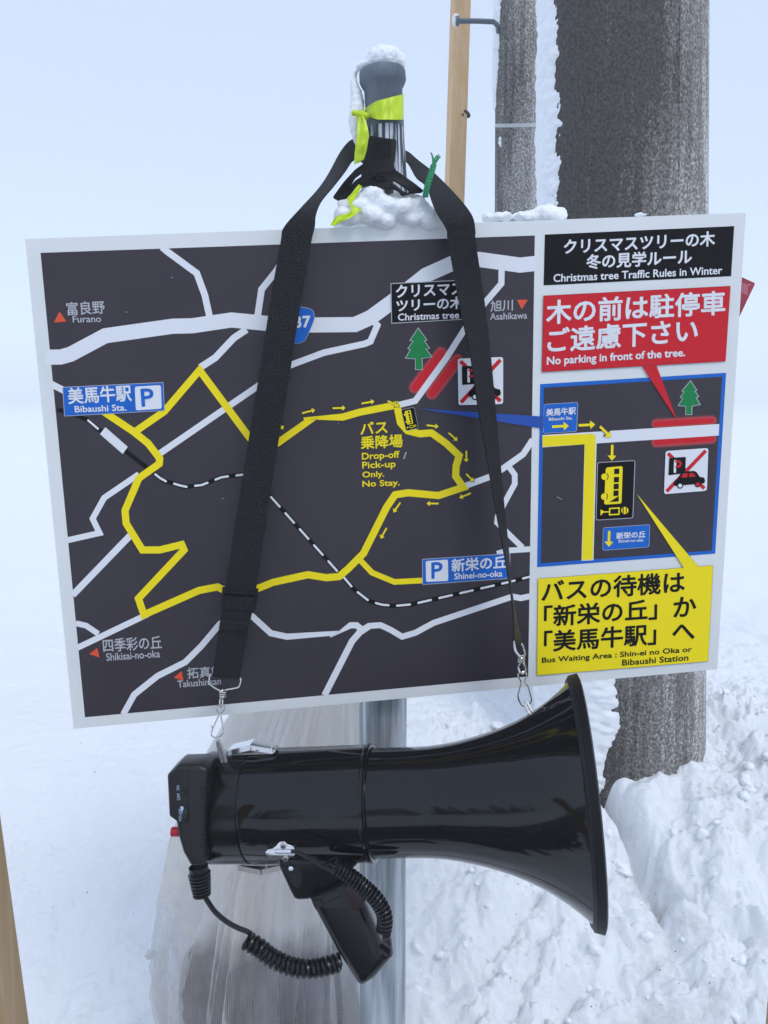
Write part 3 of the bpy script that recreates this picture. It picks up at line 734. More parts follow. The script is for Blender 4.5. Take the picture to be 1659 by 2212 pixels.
# ================================================================== WOODEN STAKES
def wood(name, a, b, sc=(1, 1, .05)):
    m = mat(name, a, .6, 0, .3, bump=(80, .15, .001), vary=(60, b, .35, .7, sc)); return m
M['wood'] = wood('fresh pine', (.62, .40, .20), (.72, .50, .28))
M['wood2'] = wood('planed pine', (.50, .36, .21), (.36, .23, .11))
o = thing('wooden_stake', W2(985, 470, 2.0), 'tall pale pine stake standing beside the slim concrete pole', 'stake', 'wooden stakes')
mb = MB()
a, b = W2(997, -60, 1.95), W2(979, 500, 1.95); ax_ = (b-a); mb.box((a+b)/2+ax_*.9, Vector((.0236, .0046, 0)), Vector((-.0046, .023, 0)), ax_*1.4)
st = mb.build('shaft', M['wood'], o, False)
M['nail'] = mat('rusty nail', (.05, .035, .03), .6, .5)
o.location = W2(965, 1100, 2.0)
st.location = -o.location
mb = MB(); c = W2(1000, 247, 1.928); mb.tube([c+Vector((0, .004, 0)), c-Vector((0, .001, 0))], .0028, 10); mb.build('nail', M['nail'], o)
mb = MB(); mb.tube(wpath([(1004, 240, 1.945), (1010, 244, 1.94), (1013, 250, 1.945), (1010, 252, 1.95)]), [.004]*18+[.002], 8); mb.build('bark_chip', M['nail'], o)
o = thing('wooden_stake', W(30, 2212, .50), 'pine board leaning in at the left foreground edge', 'stake', 'wooden stakes')
a, b = W(-78, 1770, .49), W(-2, 2262, .545)
mb = MB(); ax_ = (b-a); mb.box((a+b)/2+ax_*.35, Vector((.0165, .0, 0.002)), Vector((0, .012, 0)), ax_*.85)
s2 = mb.build('shaft', M['wood2'], o, False)
o = thing('wooden_stake', W(1690, 2240, .50), 'brown stake tip barely showing in the bottom right corner', 'stake', 'wooden stakes')
mb = MB(); a, b = W(1700, 2040, .52), W(1676, 2330, .54); ax_ = b-a
mb.box((a+b)/2+ax_*.4, Vector((.0035, .0, 0.0)), Vector((0, .012, 0)), ax_*.9); mb.build('shaft', M['wood2'], o, False)

# ================================================================== SNOW LUMPS
def blob(name, balls, voxel, amp, label, fs=60, soft=10):
    bm = bmesh.new()
    for (c, r) in balls:
        rv = Vector(r) if isinstance(r, (tuple, list, Vector)) else Vector((r, r, r))
        bmesh.ops.create_icosphere(bm, subdivisions=3, radius=1, matrix=Matrix.Translation(c) @ Matrix.Diagonal((*rv, 1)))
    me = bpy.data.meshes.new('tmp'); bm.to_mesh(me); bm.free()
    ob = bpy.data.objects.new('tmp', me); C.objects.link(ob)
    md = ob.modifiers.new('r', 'REMESH'); md.mode = 'VOXEL'; md.voxel_size = voxel
    m2 = bpy.data.meshes.new_from_object(ob.evaluated_get(bpy.context.evaluated_depsgraph_get()))
    bpy.data.objects.remove(ob)
    bm = bmesh.new(); bm.from_mesh(m2)
    for _ in range(soft): bmesh.ops.smooth_vert(bm, verts=bm.verts, factor=.5, use_axis_x=True, use_axis_y=True, use_axis_z=True)
    bm.to_mesh(m2); bm.free(); m2.update()
    nrm = [v.normal.copy() for v in m2.vertices]
    for v, nn in zip(m2.vertices, nrm):
        a = mnoise.noise(v.co*fs)*1.0+mnoise.noise(v.co*fs*2.3)*.6+mnoise.noise(v.co*fs*5)*.45+mnoise.noise(v.co*fs*10)*.25
        v.co += nn*amp*a
    o = link_mesh(name, m2, M['snow'], None, True)
    c = sum((Vector(b[0]) for b in balls), Vector())/len(balls)
    o.location = c; m2.transform(Matrix.Translation(-c))
    return tag(o, label, 'snow')
R = random.Random(3)
# cap on the post
bl = [(W(832, 134, .70), (.0185, .018, .0125)), (W(826, 128, .70), (.014, .014, .011)), (W(842, 132, .70), (.014, .014, .011)), (W(797, 142, .70), (.007, .009, .004)), (W(780, 145, .70), (.006, .006, .004))]
blob('snow_lump', bl, .0011, .0016, 'rounded cap of snow on top of the post', 110)
# sliver hanging down the post's left side
bl = []
for x, y, r_ in ((772, 152, 5), (766, 162, 6), (764, 176, 7), (766, 190, 10), (769, 205, 13), (772, 220, 14), (771, 235, 15), (767, 250, 14), (766, 265, 13), (767, 280, 11), (769, 295, 9), (771, 308, 6)):
    bl.append((W(x, y, .705), (r_*.72/U, r_*.9/U, r_*.95/U)))
blob('snow_clump', bl, .0011, .0013, 'wet snow sliver clinging to the left of the post, behind the ribbon knot', 120)
# heap on the board's top edge around the post
bl = []
for i in range(60):
    x = R.uniform(738, 958); t = (x-735)/227
    topy = 428 - 22*math.sin(math.pi*min(1, t*1.5)) + max(0, t-.45)*62
    y = R.uniform(topy+10, 484)
    s_ = R.uniform(14, 23); s_ = min(s_, (492-y)*1.2+6)
    d = sdepth(x, 490)+R.uniform(-.006, .02)
    bl.append((W(x, y, d), (s_*.44*1e-3*1.15, s_*.44e-3*1.2, s_*.44e-3*.85)))
for x, y, s_ in ((948, 463, 11), (958, 466, 8), (955, 476, 8), (930, 466, 14), (905, 440, 18), (920, 448, 11), (890, 424, 10), (880, 442, 18), (850, 440, 20), (820, 445, 20), (800, 440, 15), (770, 465, 15), (745, 460, 11), (738, 450, 9), (735, 438, 8), (742, 476, 12), (880, 470, 20), (840, 470, 22), (800, 472, 18), (915, 474, 14)):
    bl.append((W(x, y, sdepth(x, 490)+.004), (s_*.42e-3, s_*.42e-3, s_*.40e-3)))
blob('snow_heap', bl, .0010, .0010, 'heap of crusty snow on the board\'s top edge at the post\'s foot', 170, 24)
# thin crust further right + lump between the poles
bl = []
for i in range(40):
    x = R.uniform(1040, 1150); t = (x-1040)/110; y = 474-4*t-R.uniform(0, 8)
    bl.append((W(x, y, sdepth(x, y)+R.uniform(.002, .014)), R.uniform(.0020, .0046)))
for i in range(60):
    x = R.uniform(1135, 1221); t = (x-1135)/86; yt = 468-26*math.sin(math.pi*.5*min(1, t*1.6))*(1 if t < .8 else 1-.8*(t-.8)/.2)
    y = R.uniform(yt+5, 472); bl.append((W(x, y, sdepth(x, y)+R.uniform(.004, .018)), R.uniform(.0028, .0056)))
blob('snow_heap', bl, .0012, .0016, 'low drift of snow on the board\'s top edge in front of the slim pole', 110)
bl = [(W(1494+ i*5, 468-(3 if i in (1, 2) else 0), sdepth(1500, 468)+.004), .0024) for i in range(0)]
bl = [(W(1372+i*6, 465-i*.4, sdepth(1372, 466)+.003), .0016+.0007*(i in (1, 2))) for i in range(5)]
blob('snow_clump', bl, .0009, .0008, 'tiny snow lump on the board\'s top edge before the thick pole', 150)
# snow plastered on the poles' windward flank: a crust whose thickness dies out raggedly
def plaster(name, foot, ax, rfun, t0, t1, edge, thick, label, na=70, dt=.0028, a_lo=-75, seed=0, fs=1.0, rag=13):
    e1 = Vector((-1, 0, 0)); e2 = ax.cross(e1); e2 = e2 if e2.y < 0 else -e2; vs = []; fs_ = []; n = int((t1-t0)/dt)
    for j in range(n+1):
        t = t0+(t1-t0)*j/n; ed_ = edge(t, j/n); r = rfun(t)
        for k in range(na+1):
            a = math.radians(a_lo+(ed_+14-a_lo)*k/na); p = foot+ax*t+r*(math.cos(a)*e1+math.sin(a)*e2)
            q = p*fs+Vector((seed, 0, 0))
            nz = mnoise.noise(q*14)*.4+mnoise.noise(q*42)*.35+mnoise.noise(q*100)*.28
            x = (ed_+nz*rag-math.degrees(a))/13
            end = min(1, (j/n)/.03, (1-j/n)/.03)
            g = max(-.25, min(1, x*.9))*min(1, end+.0)
            tk = thick*(g*(.62+.38*mnoise.noise(q*11)) if g > 0 else g*.6)
            if g > .05: tk += thick*(.40*abs(mnoise.noise(q*38))+.28*mnoise.noise(q*95))
            vs.append(p+(tk if end > .02 else -.002)*(math.cos(a)*e1+math.sin(a)*e2))
    w1 = na+1
    for j in range(n):
        for k in range(na): fs_.append((j*w1+k, j*w1+k+1, (j+1)*w1+k+1, (j+1)*w1+k))
    mb = MB(); mb.add(vs, fs_); o = mb.build(name, M['snow'], None, True, 180)
    c = foot+ax*(t0+t1)/2; o.location = c; o.data.transform(Matrix.Translation(-c)); return tag(o, label, 'snow', 'snow stuck to the poles')
def trow(foot, ax, y, dd):
    """distance along a pole's axis where it crosses picture row y"""
    lo_, hi_ = -1., 4.
    for _ in range(50):
        m_ = (lo_+hi_)/2; v = foot+ax*m_-CAM; yy = 1106+U*v.dot(DWN)/v.dot(FWD)
        if yy > y: lo_ = m_
        else: hi_ = m_
    return lo_
rbig = lambda t: rb+dr*(t-ed)
plaster('snow_plaster', foot, ax, rbig, trow(foot, ax, 520, 0), trow(foot, ax, -40, 0), lambda t, u: 22+3*math.sin(t*9), .017, 'wind-blown snow plastered down the thick pole\'s left side above the board')
plaster('snow_plaster', foot, ax, rbig, trow(foot, ax, 1650, 0), trow(foot, ax, 1400, 0), lambda t, u: 70-12*(1-u)**3+2*math.sin(t*30), .018, 'snow frozen to the thick pole\'s left side below the board, behind the horn', seed=5, rag=6)
# thin-pole snow
rthin = lambda t: rb2+dr2*(t-ed2)
plaster('snow_plaster', foot2, ax2, rthin, trow(foot2, ax2, 236, 0), trow(foot2, ax2, -40, 0), lambda t, u: 4+34*u**.7, .012, 'snow stuck to the slim pole\'s left edge around the step bolt', seed=9)
bl = [(W2(985, 36, 1.67), .008), (W2(983, 45, 1.672), .007), (W2(984, 54, 1.675), .006)]
blob('snow_clump', bl, .0018, .002, 'small snow lump on the head of the step bolt', 90)
bl = [(W2(1080, 300, 1.70), (.004, .003, .006)), (W2(1080, 308, 1.70), (.005, .003, .006)), (W2(1081, 315, 1.70), (.003, .003, .004))]
blob('snow_clump', bl, .0012, .001, 'small snow fleck stuck on the slim pole under the pale band', 110)

# ================================================================== RIBBON, ROPE, RED CARD
M['lime'] = mat('lime plastic tape', (.50, .68, .006), .35, 0, .5, vary=(120, (.58, .75, .012), .4, .7), bump=(150, .25, .0015))
o = thing('flagging_tape', W(790, 300, .69), 'lime yellow plastic ribbon knotted round the post', 'ribbon')
def strip(mb, pairs, k=6, thick=.0004):
    """ribbon from picture pairs (xa,ya,xb,yb,da,db)"""
    pp = smooth_path(pairs, k); vs = []; fs = []; n = len(pp)
    for j, p in enumerate(pp):
        A_, B_ = W(p[0], p[1], p[4]), W(p[2], p[3], p[5])
        rip = .0006*math.sin(j*.9)
        for i in range(5):
            t = i/4; v = A_.lerp(B_, t); v = v-FWD*(rip*math.sin(t*3.1)+.0008*math.sin(t*9+j*.25)); vs.append(v)
    for j in range(n-1):
        for i in range(4): fs.append((j*5+i, j*5+i+1, (j+1)*5+i+1, (j+1)*5+i))
    k0 = len(vs); vs2 = [v+FWD*thick for v in vs]
    mb.add(vs+vs2, fs+[tuple(reversed([q_+k0 for q_ in f])) for f in fs]); return mb
mb = MB()
wrap = []
for x, yt, yb_ in ((788, 236, 247), (800, 227, 252), (815, 218, 257), (832, 212, 259), (850, 208, 259), (864, 206, 258), (871.5, 204.5, 256.5)):
    h = abs(x-834)/41; dd = .704-.0178*math.sqrt(max(0, 1-min(1, h*h*.97)))-.0008
    wrap.append((x, yt, x, yb_, dd, dd))
strip(mb, wrap); mb.build('ribbon_wrap', M['lime'], o)
mb = MB()
bk_ = [(871.5, 204.5, 871.5, 256.5, .704, .704), (868, 206, 868, 255, .716, .716), (834, 215, 834, 256, .7235, .7235), (800, 226, 800, 252, .716, .716), (790, 236, 790, 247, .70, .70)]
strip(mb, bk_); mb.build('ribbon_back', M['lime'], o)
mb = MB()
mb.lathe(W(776, 247, .692), RGT*.9+DWN*.25, UP, [(-.0075, .0008), (-.006, .0028), (-.003, .0022), (0, .0036), (.003, .0042), (.005, .003), (.0075, .0032), (.009, .001)], 18)
mb.build('knot', M['lime'], o)
mb = MB(); strip(mb, [(775, 250, 784, 248, .691, .689), (772, 270, 792, 266, .690, .688), (770, 300, 797, 295, .689, .687), (766, 330, 792, 325, .690, .688), (765, 356, 786, 345, .692, .690)]); mb.build('ribbon_tail', M['lime'], o); mb = MB()
strip(mb, [(775, 398, 782, 402, .682, .682), (758, 420, 766, 430, .676, .676), (750, 430, 760, 445, .672, .672), (758, 448, 780, 452, .668, .668), (752, 460, 765, 466, .665, .665), (728, 468, 735, 480, .662, .662), (714, 486, 722, 488, .660, .660)])
mb.build('ribbon_tail', M['lime'], o)
M['rope'] = mat('green nylon rope', (.008, .24, .09), .45, 0, .5)
o = thing('green_rope', W(921, 418, .66), 'frayed green twisted rope end poking up by the snow heap', 'rope')
mb = MB()
cl = smooth_path([(919, 424, .656), (923, 402, .653), (928, 385, .652), (933, 370, .652), (937, 356, .652)], 8)
for ph in (0, 2.09, 4.19):
    pts = []
    for j, p in enumerate(cl):
        a = j*.62+ph; c = W(*p); pts.append(c+.0014*(math.cos(a)*RGT+math.sin(a)*FWD))
    mb.tube(pts, .0014, 8)
for dx, dy, cv in ((-5, -28, 2), (-3, -24, 0), (8, -22, -1), (12, -24, 2), (15, -20, 3), (5, -12, 1)):
    mb.tube(wpath([(935, 362, .652), (936+dx*.4+cv, 352+dy*.3, .652), (936+dx, 358+dy, .652)], 5), .0007, 6)
mb.build('rope_strands', M['rope'], o)
M['card'] = mat('red plastic card', (.26, .012, .030), .18, 0, .5, vary=(40, (.34, .03, .05), .4, .7))
o = thing('red_card', W(1600, 640, sdepth(1600, 640)+.02), 'small shiny red card sticking out behind the board\'s right edge', 'card')
pts = rounded([zE(1400, 455), zE(1487, 466), zE(1578, 508), zE(1470, 735), zE(1400, 700)], 3.5)
hole = [(zE(1541, 517)[0]+1.3*math.cos(a), zE(1541, 517)[1]+1.3*math.sin(a)) for a in np.linspace(0, 6.28, 9)[:-1]]
plate('card', [pts, hole], sdepth(1600, 640)+.014, .0012, M['card'], o, .0003)
M['card_ink'] = mat('card ink', (.55, .18, .22), .4)
mb = MB()
for i in range(3):
    for j in range(4):
        x0, y0 = zE(1496+i*13-j*0, 515+j*17+i*5); mb.box(W(x0, y0, sdepth(1600, 640)+.0138), RGT*.0007+DWN*.0003, DWN*.0011, FWD*.00008)
mb.build('card_print', M['card_ink'], o, False)

# ================================================================== SHOULDER STRAP
def webbing(name):
    m = bpy.data.materials.new(name); m.use_nodes = True
    n = m.node_tree.nodes; l = m.node_tree.links; p = n['Principled BSDF']
    p.inputs['Base Color'].default_value = (.010, .010, .013, 1); p.inputs['Roughness'].default_value = .5; p.inputs['Specular IOR Level'].default_value = .25
    t = n.new('ShaderNodeTexCoord'); hs = []
    for rot in (.78, -.78):
        mp = n.new('ShaderNodeMapping'); mp.inputs['Rotation'].default_value = (0, rot, 0); l.new(t.outputs['Object'], mp.inputs[0])
        wv = n.new('ShaderNodeTexWave'); wv.inputs['Scale'].default_value = 150; l.new(mp.outputs[0], wv.inputs['Vector']); hs.append(wv.outputs['Fac'])
    a = n.new('ShaderNodeMath'); a.operation = 'MAXIMUM'; l.new(hs[0], a.inputs[0]); l.new(hs[1], a.inputs[1])
    bp = n.new('ShaderNodeBump'); bp.inputs['Strength'].default_value = .9; bp.inputs['Distance'].default_value = .0008
    l.new(a.outputs[0], bp.inputs['Height']); l.new(bp.outputs[0], p.inputs['Normal']); return m
M['web'] = webbing('black webbing')
M['rubber'] = mat('black rubber', (.009, .009, .011), .5, 0, .18, bump=(400, .12, .0005))
M['chrome'] = mat('nickel wire', (.62, .60, .58), .16, 1.0)
strap = thing('shoulder_strap', W(830, 330, .73), 'black webbing strap looped over the post with chrome hooks, hanging across the map board', 'strap')
def ribbon_solid(rows, th=.0013, k=5, name='webbing', full=.0262):
    """rows: (xl,yl,xr,yr,dl,dr)"""
    pp = smooth_path(rows, k); N = len(pp); vs = []; fs = []
    ctr = [(W(p[0], p[1], p[4]), W(p[2], p[3], p[5])) for p in pp]
    for j, (A_, B_) in enumerate(ctr):
        t = ((ctr[min(j+1, N-1)][0]+ctr[min(j+1, N-1)][1])-(ctr[max(j-1, 0)][0]+ctr[max(j-1, 0)][1])).normalized()
        nn = t.cross(B_-A_); nn = nn.normalized() if nn.length > 1e-9 else -FWD
        vs += [A_-nn*th/2, A_+nn*th/2, A_.lerp(B_, .5)+nn*th*.62, B_+nn*th/2, B_-nn*th/2, A_.lerp(B_, .5)-nn*th*.38]
    for j in range(N-1):
        for i in range(6):
            a = j*6+i; b = j*6+(i+1) % 6; fs.append((a, b, b+6, a+6))
    fs.append((5, 4, 3, 2, 1, 0)); fs.append(tuple((N-1)*6+i for i in range(6)))
    return vs, fs
def tw(row, d, sgn=1, full=.0262):
    xl, yl, xr, yr = row; wd = math.hypot(xr-xl, yr-yl)*d/U; k = .5*math.sqrt(max(0, full**2-wd**2))*sgn
    return (xl, yl, xr, yr, d-k, d+k)
# left limb: behind the post, over the board's edge, down
rowsL = [(838, 345, 838, 345+34, .748, .742), (800, 322, 800, 362, .744, .734), (765, 301, 768, 345, .730, .715), (739, 323, 745, 372, .712, .690), (710, 376, 718, 405, .692, .672), (686, 411, 693, 436, .676, .660),
         (648, 452, 682, 466, .657, .653), (613, 492, 680, 490, .6535, .6535), (606, 525, 672, 525, .655, .655), (586, 640, 652, 640, .660, .660), (558, 820, 624, 820, .668, .668), (530, 995, 595, 995, .677, .677), (485, 1280, 552, 1280, .690, .690), (472, 1370, 534, 1373, .694, .694), (458.5, 1461, 517.5, 1468, .699, .699)]
vs, fs = ribbon_solid(rowsL); mb = MB(); mb.add(vs, fs); mb.build('webbing', M['web'], strap, True, 50)
ro = [(838, 345, 838, 379, .748, .742), (858, 336, 858, 366, .744, .736), (877, 326, 877, 350, .732, .720), (905, 348, 899, 384, .712, .692), (936, 373, 921, 403, .695, .674), (983, 420, 938, 448, .680, .664), (1019, 465, 958, 484, .6705, .666),
      (1027, 500, 965.5, 500, .6700, .6690), (1028, 525, 968, 525, .6705, .6705)]
ro = [(r_[2], r_[3], r_[0], r_[1], r_[5], r_[4]) for r_ in ro]
for i, (xl, yl, xr, yr) in enumerate(((993.6, 664, 1047, 658), (1017, 774, 1060, 774), (1033.6, 888, 1070, 888), (1052, 993, 1079.5, 993), (1070, 1095, 1088.6, 1095), (1085, 1175, 1097, 1175), (1100, 1259, 1103.6, 1259), (1108.6, 1329, 1113.6, 1329), (1109, 1382, 1127, 1390))):
    d = .675+.005*(i+1)
    ro.append(tw((xl, yl, xr, yr), d, 1, .0245))
vs, fs = ribbon_solid(ro); mb = MB(); mb.add(vs, fs); mb.build('webbing', M['web'], strap, True, 50)
# slider buckle and doubled end on the left limb
mb = MB(); d = .6885
mb.tube([W(x, y, d) for x, y in ((484, 1268), (480, 1315))], .0016, 8); mb.tube([W(x, y, d) for x, y in ((555, 1271), (548, 1318))], .0016, 8)
mb.tube([W(483, 1279, d-.0015), W(554, 1284, d-.0015)], .0012, 8); mb.tube([W(480, 1315, d), W(548, 1318, d)], .0015, 8)
mb.build('slider_buckle', M['rubber'], strap)
vs, fs = ribbon_solid([(484, 1287, 549, 1290, .6878, .6878), (477, 1330, 542, 1333, .6892, .6892), (473, 1358, 536, 1362, .6912, .6912)], .001)
mb = MB(); mb.add(vs, fs); mb.build('stitched_end', M['web'], strap)
mb = MB()
for r_ in range(5):
    for i in range(12):
        x = 478+i*5+(-1.2*r_); y = 1341+r_*4+i*.25; mb.box(W(x, y, .6882+r_*.0003), RGT*.0007, DWN*.00022, FWD*.00035)
M['thread'] = mat('dark thread', (.03, .03, .034), .5); mb.build('stitching', M['thread'], strap, False)
# the saddle plate round the post
sp_out = T(zT, (737, 622), (912, 652), (905, 760), (893, 815), (905, 848), (1030, 918), (1092, 952), (1075, 968), (990, 992), (945, 1014), (925, 985), (890, 972), (820, 970), (740, 943), (680, 945), (640, 970), (590, 1052), (485, 965), (560, 890), (640, 825), (690, 800), (712, 745), (728, 640))
slots = [T(zT, (880, 908), (985, 968), (990, 990), (960, 984), (878, 926)), T(zT, (612, 925), (640, 880), (682, 858), (680, 880), (640, 898))]
plate_o = plate('saddle_plate', [rounded(sp_out, 4, 3)] + [rounded(s_, 1.2, 2) for s_ in slots], .6775, .003, M['rubber'], strap, .0008)
for v in plate_o.data.vertices:                              # bend it round the post
    wv = v.co; dx = wv.x-W(833, 330, .68).x
    v.co = wv + FWD*(dx*dx*9.0)
mb = MB()
for i in range(6):
    y = 647+i*21; mb.tube([W(*zT(760+(-2*i), y), .6772), W(*zT(880-1.5*i, y+17), .6772)], .00035, 6)
mb.build('grip_ribs', M['rubber'], plate_o)
cu = bpy.data.curves.new('tmp', 'FONT'); cu.body = 'XS'; cu.extrude = .02; cu.resolution_u = 3
ob = bpy.data.objects.new('tmp', cu); C.objects.link(ob); me = bpy.data.meshes.new_from_object(ob.evaluated_get(bpy.context.evaluated_depsgraph_get())); bpy.data.objects.remove(ob)
co = np.array([v.co for v in me.vertices]); lo = co.min(0); sz = co.max(0)-lo
for v in me.vertices:
    a = (v.co.x-lo[0])/sz[0]; b = (v.co.y-lo[1])/sz[1]; px = zT(738+100*a, 905+15*a-50*b); q_ = W(*px, .6776)
    dx = q_.x-W(833, 330, .68).x; v.co = q_+FWD*(dx*dx*9.0-(.0006 if v.co.z > 0 else -.0004))
link_mesh('size_mark', me, M['rubber'], plate_o, False)
# hooks
def rng_path(z, pts, d, k=5): return [W(*q_[:2], q_[2]) for q_ in smooth_path([(*z(*p[:2]), d+(p[2] if len(p) > 2 else 0)) for p in pts], k)]
hk = MB(); d = .699
hk.tube(rng_path(zK, ((520, 955, .001), (490, 945), (470, 1050), (480, 1090), (560, 1150), (640, 1195), (730, 1235)), d), .00085, 8)
hk.tube(rng_path(zK, ((930, 1010, .001), (957, 1000), (972, 1040), (945, 1130), (900, 1155), (735, 1185)), d), .00085, 8)
hk.tube([W(*zK(520, 955), d+.0012), W(*zK(935, 1012), d+.0012)], .0009, 8)
w_ = []
for i in range(40):
    a = i*.5; q_ = zK(685+a*0, 1195+i*2.6); c = W(*q_, d); w_.append(c+.0028*math.cos(a)*RGT+.0026*math.sin(a)*FWD)
hk.tube(w_, .0008, 8)
hk.tube(rng_path(zK, ((660, 1290), (642, 1340), (640, 1420), (655, 1462), (678, 1420), (682, 1340), (665, 1290)), d), .0008, 8)
hk.tube(rng_path(zK, ((655, 1445, -.001), (610, 1430), (588, 1475), (605, 1525), (630, 1560), (590, 1650), (530, 1790), (505, 1860), (515, 1905), (560, 1935), (630, 1920), (685, 1870), (690, 1830), (670, 1680), (652, 1565), (690, 1520), (715, 1475), (700, 1430), (655, 1428)), d), .0006, 8)
hk.tube(rng_path(zK, ((530, 1800), (515, 1780), (517, 1745)), d), .0006, 8)
hk.build('snap_hook', M['chrome'], strap)
hk = MB(); d = .722
hk.tube(rng_path(zD, ((1345, 1168), (1340, 1180), (1352, 1235), (1380, 1268)), d-.006), .0011, 8)
hk.tube(rng_path(zD, ((1385, 1185), (1397, 1200), (1410, 1255), (1380, 1268)), d-.002), .0011, 8)
w_ = []
for i in range(36):
    a = i*.55; c = W(*zD(1385, 1266+i*1.1), d-.003); w_.append(c+.0030*math.cos(a)*RGT+.0028*math.sin(a)*FWD)
hk.tube(w_, .0009, 8)
hk.tube(rng_path(zD, ((1385, 1305), (1370, 1335), (1378, 1368), (1400, 1378), (1417, 1350), (1405, 1318), (1388, 1305)), d), .0010, 8)
hk.tube(rng_path(zD, ((1395, 1370, -.002), (1368, 1382), (1368, 1400), (1384, 1432), (1372, 1490), (1365, 1525), (1378, 1565), (1398, 1590), (1430, 1582), (1452, 1555), (1445, 1515), (1428, 1460), (1408, 1430), (1422, 1395), (1418, 1375), (1395, 1366)), d), .0007, 8)
hk.build('snap_hook', M['chrome'], strap)

# ================================================================== MEGAPHONE
M['gloss'] = mat('glossy black plastic', (.005, .005, .006), .07, 0, .42, bump=(14, .02, .002))
M['gloss2'] = mat('black plastic', (.006, .006, .007), .18, 0, .38)
M['matt'] = mat('matt black plastic', (.010, .010, .012), .36, 0, .42, bump=(500, .08, .0004))
M['rim'] = mat('black rubber edging', (.014, .014, .017), .5, 0, .3)
M['bright'] = mat('chrome plate', (.72, .73, .75), .12, 1.0)
M['screw'] = mat('steel screw', (.45, .42, .40), .35, 1.0)
M['cord'] = mat('black cord', (.007, .007, .008), .26, 0, .35)
meg = thing('megaphone', W(620, 1740, .705), 'glossy black megaphone with pistol grip hanging sideways from the strap', 'megaphone')
A0 = W(452, 1741, .726); B0 = W(1263, 1722, .672)
AX = (B0-A0).normalized(); LEN = (B0-A0).length
def dax(x):                                                # depth of the axis at picture column x
    return 1/(1/.726+(1/.672-1/.726)*(x-452)/820)
def rad(h, x): return h*dax(x)/U*(.985-.058*max(0, x-452)/820)
def tpos(x):
    return (dax(x)-.726)/(.672-.726)*LEN
def prof(ps): return [(tpos(x), rad(h, x)) for x, h in ps]
E1 = UP
mb = MB(); mb.lathe(A0, AX, E1, prof([(449, 0), (449, 60), (449, 106), (452, 112), (458, 116), (466, 117.5), (549.5, 119.5)]), 96); mb.lathe(A0, AX, E1, prof([(549.5, 119.5), (549.5, 116), (552, 116)]), 96)
mb.build('rear_cap', M['gloss2'], meg)
mb = MB(); mb.lathe(A0, AX, E1, prof([(552, 116), (555, 116), (555, 119.7), (557, 120.3), (620, 121.5), (710, 123), (801, 125), (803.5, 127.5), (809, 127.5), (810.5, 124), (810.5, 100)]), 112)
body = mb.build('body', M['gloss'], meg)
mb = MB(); mb.lathe(A0, AX, E1, prof([(808.5, 117.5), (845, 117.5), (884, 117.8), (915, 118.5), (939, 120), (965, 123), (994, 128), (1020, 134), (1049, 141.5), (1076, 150), (1104, 160), (1132, 172), (1159, 186), (1187, 203), (1214, 222), (1236, 240), (1254, 257), (1262, 265), (1262, 260), (1236, 235), (1200, 207), (1150, 176), (1100, 152), (1000, 122), (900, 105), (840, 60), (838, 0)]), 144)
horn = mb.build('horn', M['gloss'], meg)
pr_ = [(1259, 258), (1256, 263), (1256, 268), (1259, 272)]
x = 1261
for i in range(5):
    pr_ += [(x, 277+1.2*i), (x+2.6, 278.5+1.2*i), (x+3.4, 276.7+1.2*i)]; x += 4.1
pr_ += [(x+.5, 279), (x+2, 276), (x+1.5, 270), (x-4, 262), (1262, 256), (1259, 258)]
mb = MB(); mb.lathe(A0, AX, E1, prof(pr_), 144); mb.build('horn_rim', M['rim'], meg)
# joint bead
mb = MB(); mb.lathe(A0, AX, E1, prof([(810, 119), (811, 126.5), (813.5, 127), (815, 121), (814, 118)]), 96); mb.build('joint_ring', M['gloss2'], meg)
# top latch
def on_meg(x, ang, lift=0.):
    x = float(x)
    """point on the body at picture column x; ang 0 = up, 90 = towards the camera"""
    h = np.interp(x, [449, 515, 600, 788, 884, 994, 1104, 1159], [117, 119.5, 121.5, 125, 117.8, 128, 160, 186]); h = float(h)
    a = math.radians(ang); e2 = AX.cross(E1); E = (E1-AX*E1.dot(AX)).normalized(); e2 = AX.cross(E)
    if e2.dot(FWD) > 0: e2 = -e2
    return A0+AX*tpos(x)+(rad(h, x)+lift)*(math.cos(a)*E+math.sin(a)*e2), (math.cos(a)*E+math.sin(a)*e2), (-math.sin(a)*E+math.cos(a)*e2)
M['nickel'] = mat('worn nickel', (.70, .70, .71), .32, .7)
def latch(ang, parent, mm='bright'):
    mb = MB()
    for x0, x1, h0, h1 in ((513, 563, .0050, .0095), (564, 610, .0092, .0050)):
        p0, n0, s0 = on_meg(x0, ang, h0); p1, n1, s1 = on_meg(x1, ang, h1)
        for (p, q_) in ((p0, p1),):
            c = (p+q_)/2; mb.box(c, (q_-p)/2, s0*.0075, n0*.0006)
            mb.box(c-n0*.0022+s0*.0073, (q_-p)/2*.97, s0*.0004, n0*.0020); mb.box(c-n0*.0022-s0*.0073, (q_-p)/2*.97, s0*.0004, n0*.0020)
    p, n_, s_ = on_meg(610, ang, .0025); mb.tube([p-s_*.006, p+s_*.006], .0016, 10)
    p, n_, s_ = on_meg(606, ang, .0042); mb.tube([p+s_*.004, p+s_*.004+n_*.0045], .0007, 8)
    ob = mb.build('latch', M[mm], parent)
    mb = MB()
    p, n_, s_ = on_meg(565, ang, .0010); mb.box(p, AX*.019, s_*.006, n_*.0009); mb.build('latch_base', M['screw'], ob)
    p, n_, s_ = on_meg(576, ang, .0040); mb = MB(); mb.tube([p+s_*.0074, p+s_*.0084], .0016, 12); mb.build('rivet', M['screw'], ob)
    return ob
latch(6, meg); latch(176, meg, 'screw')
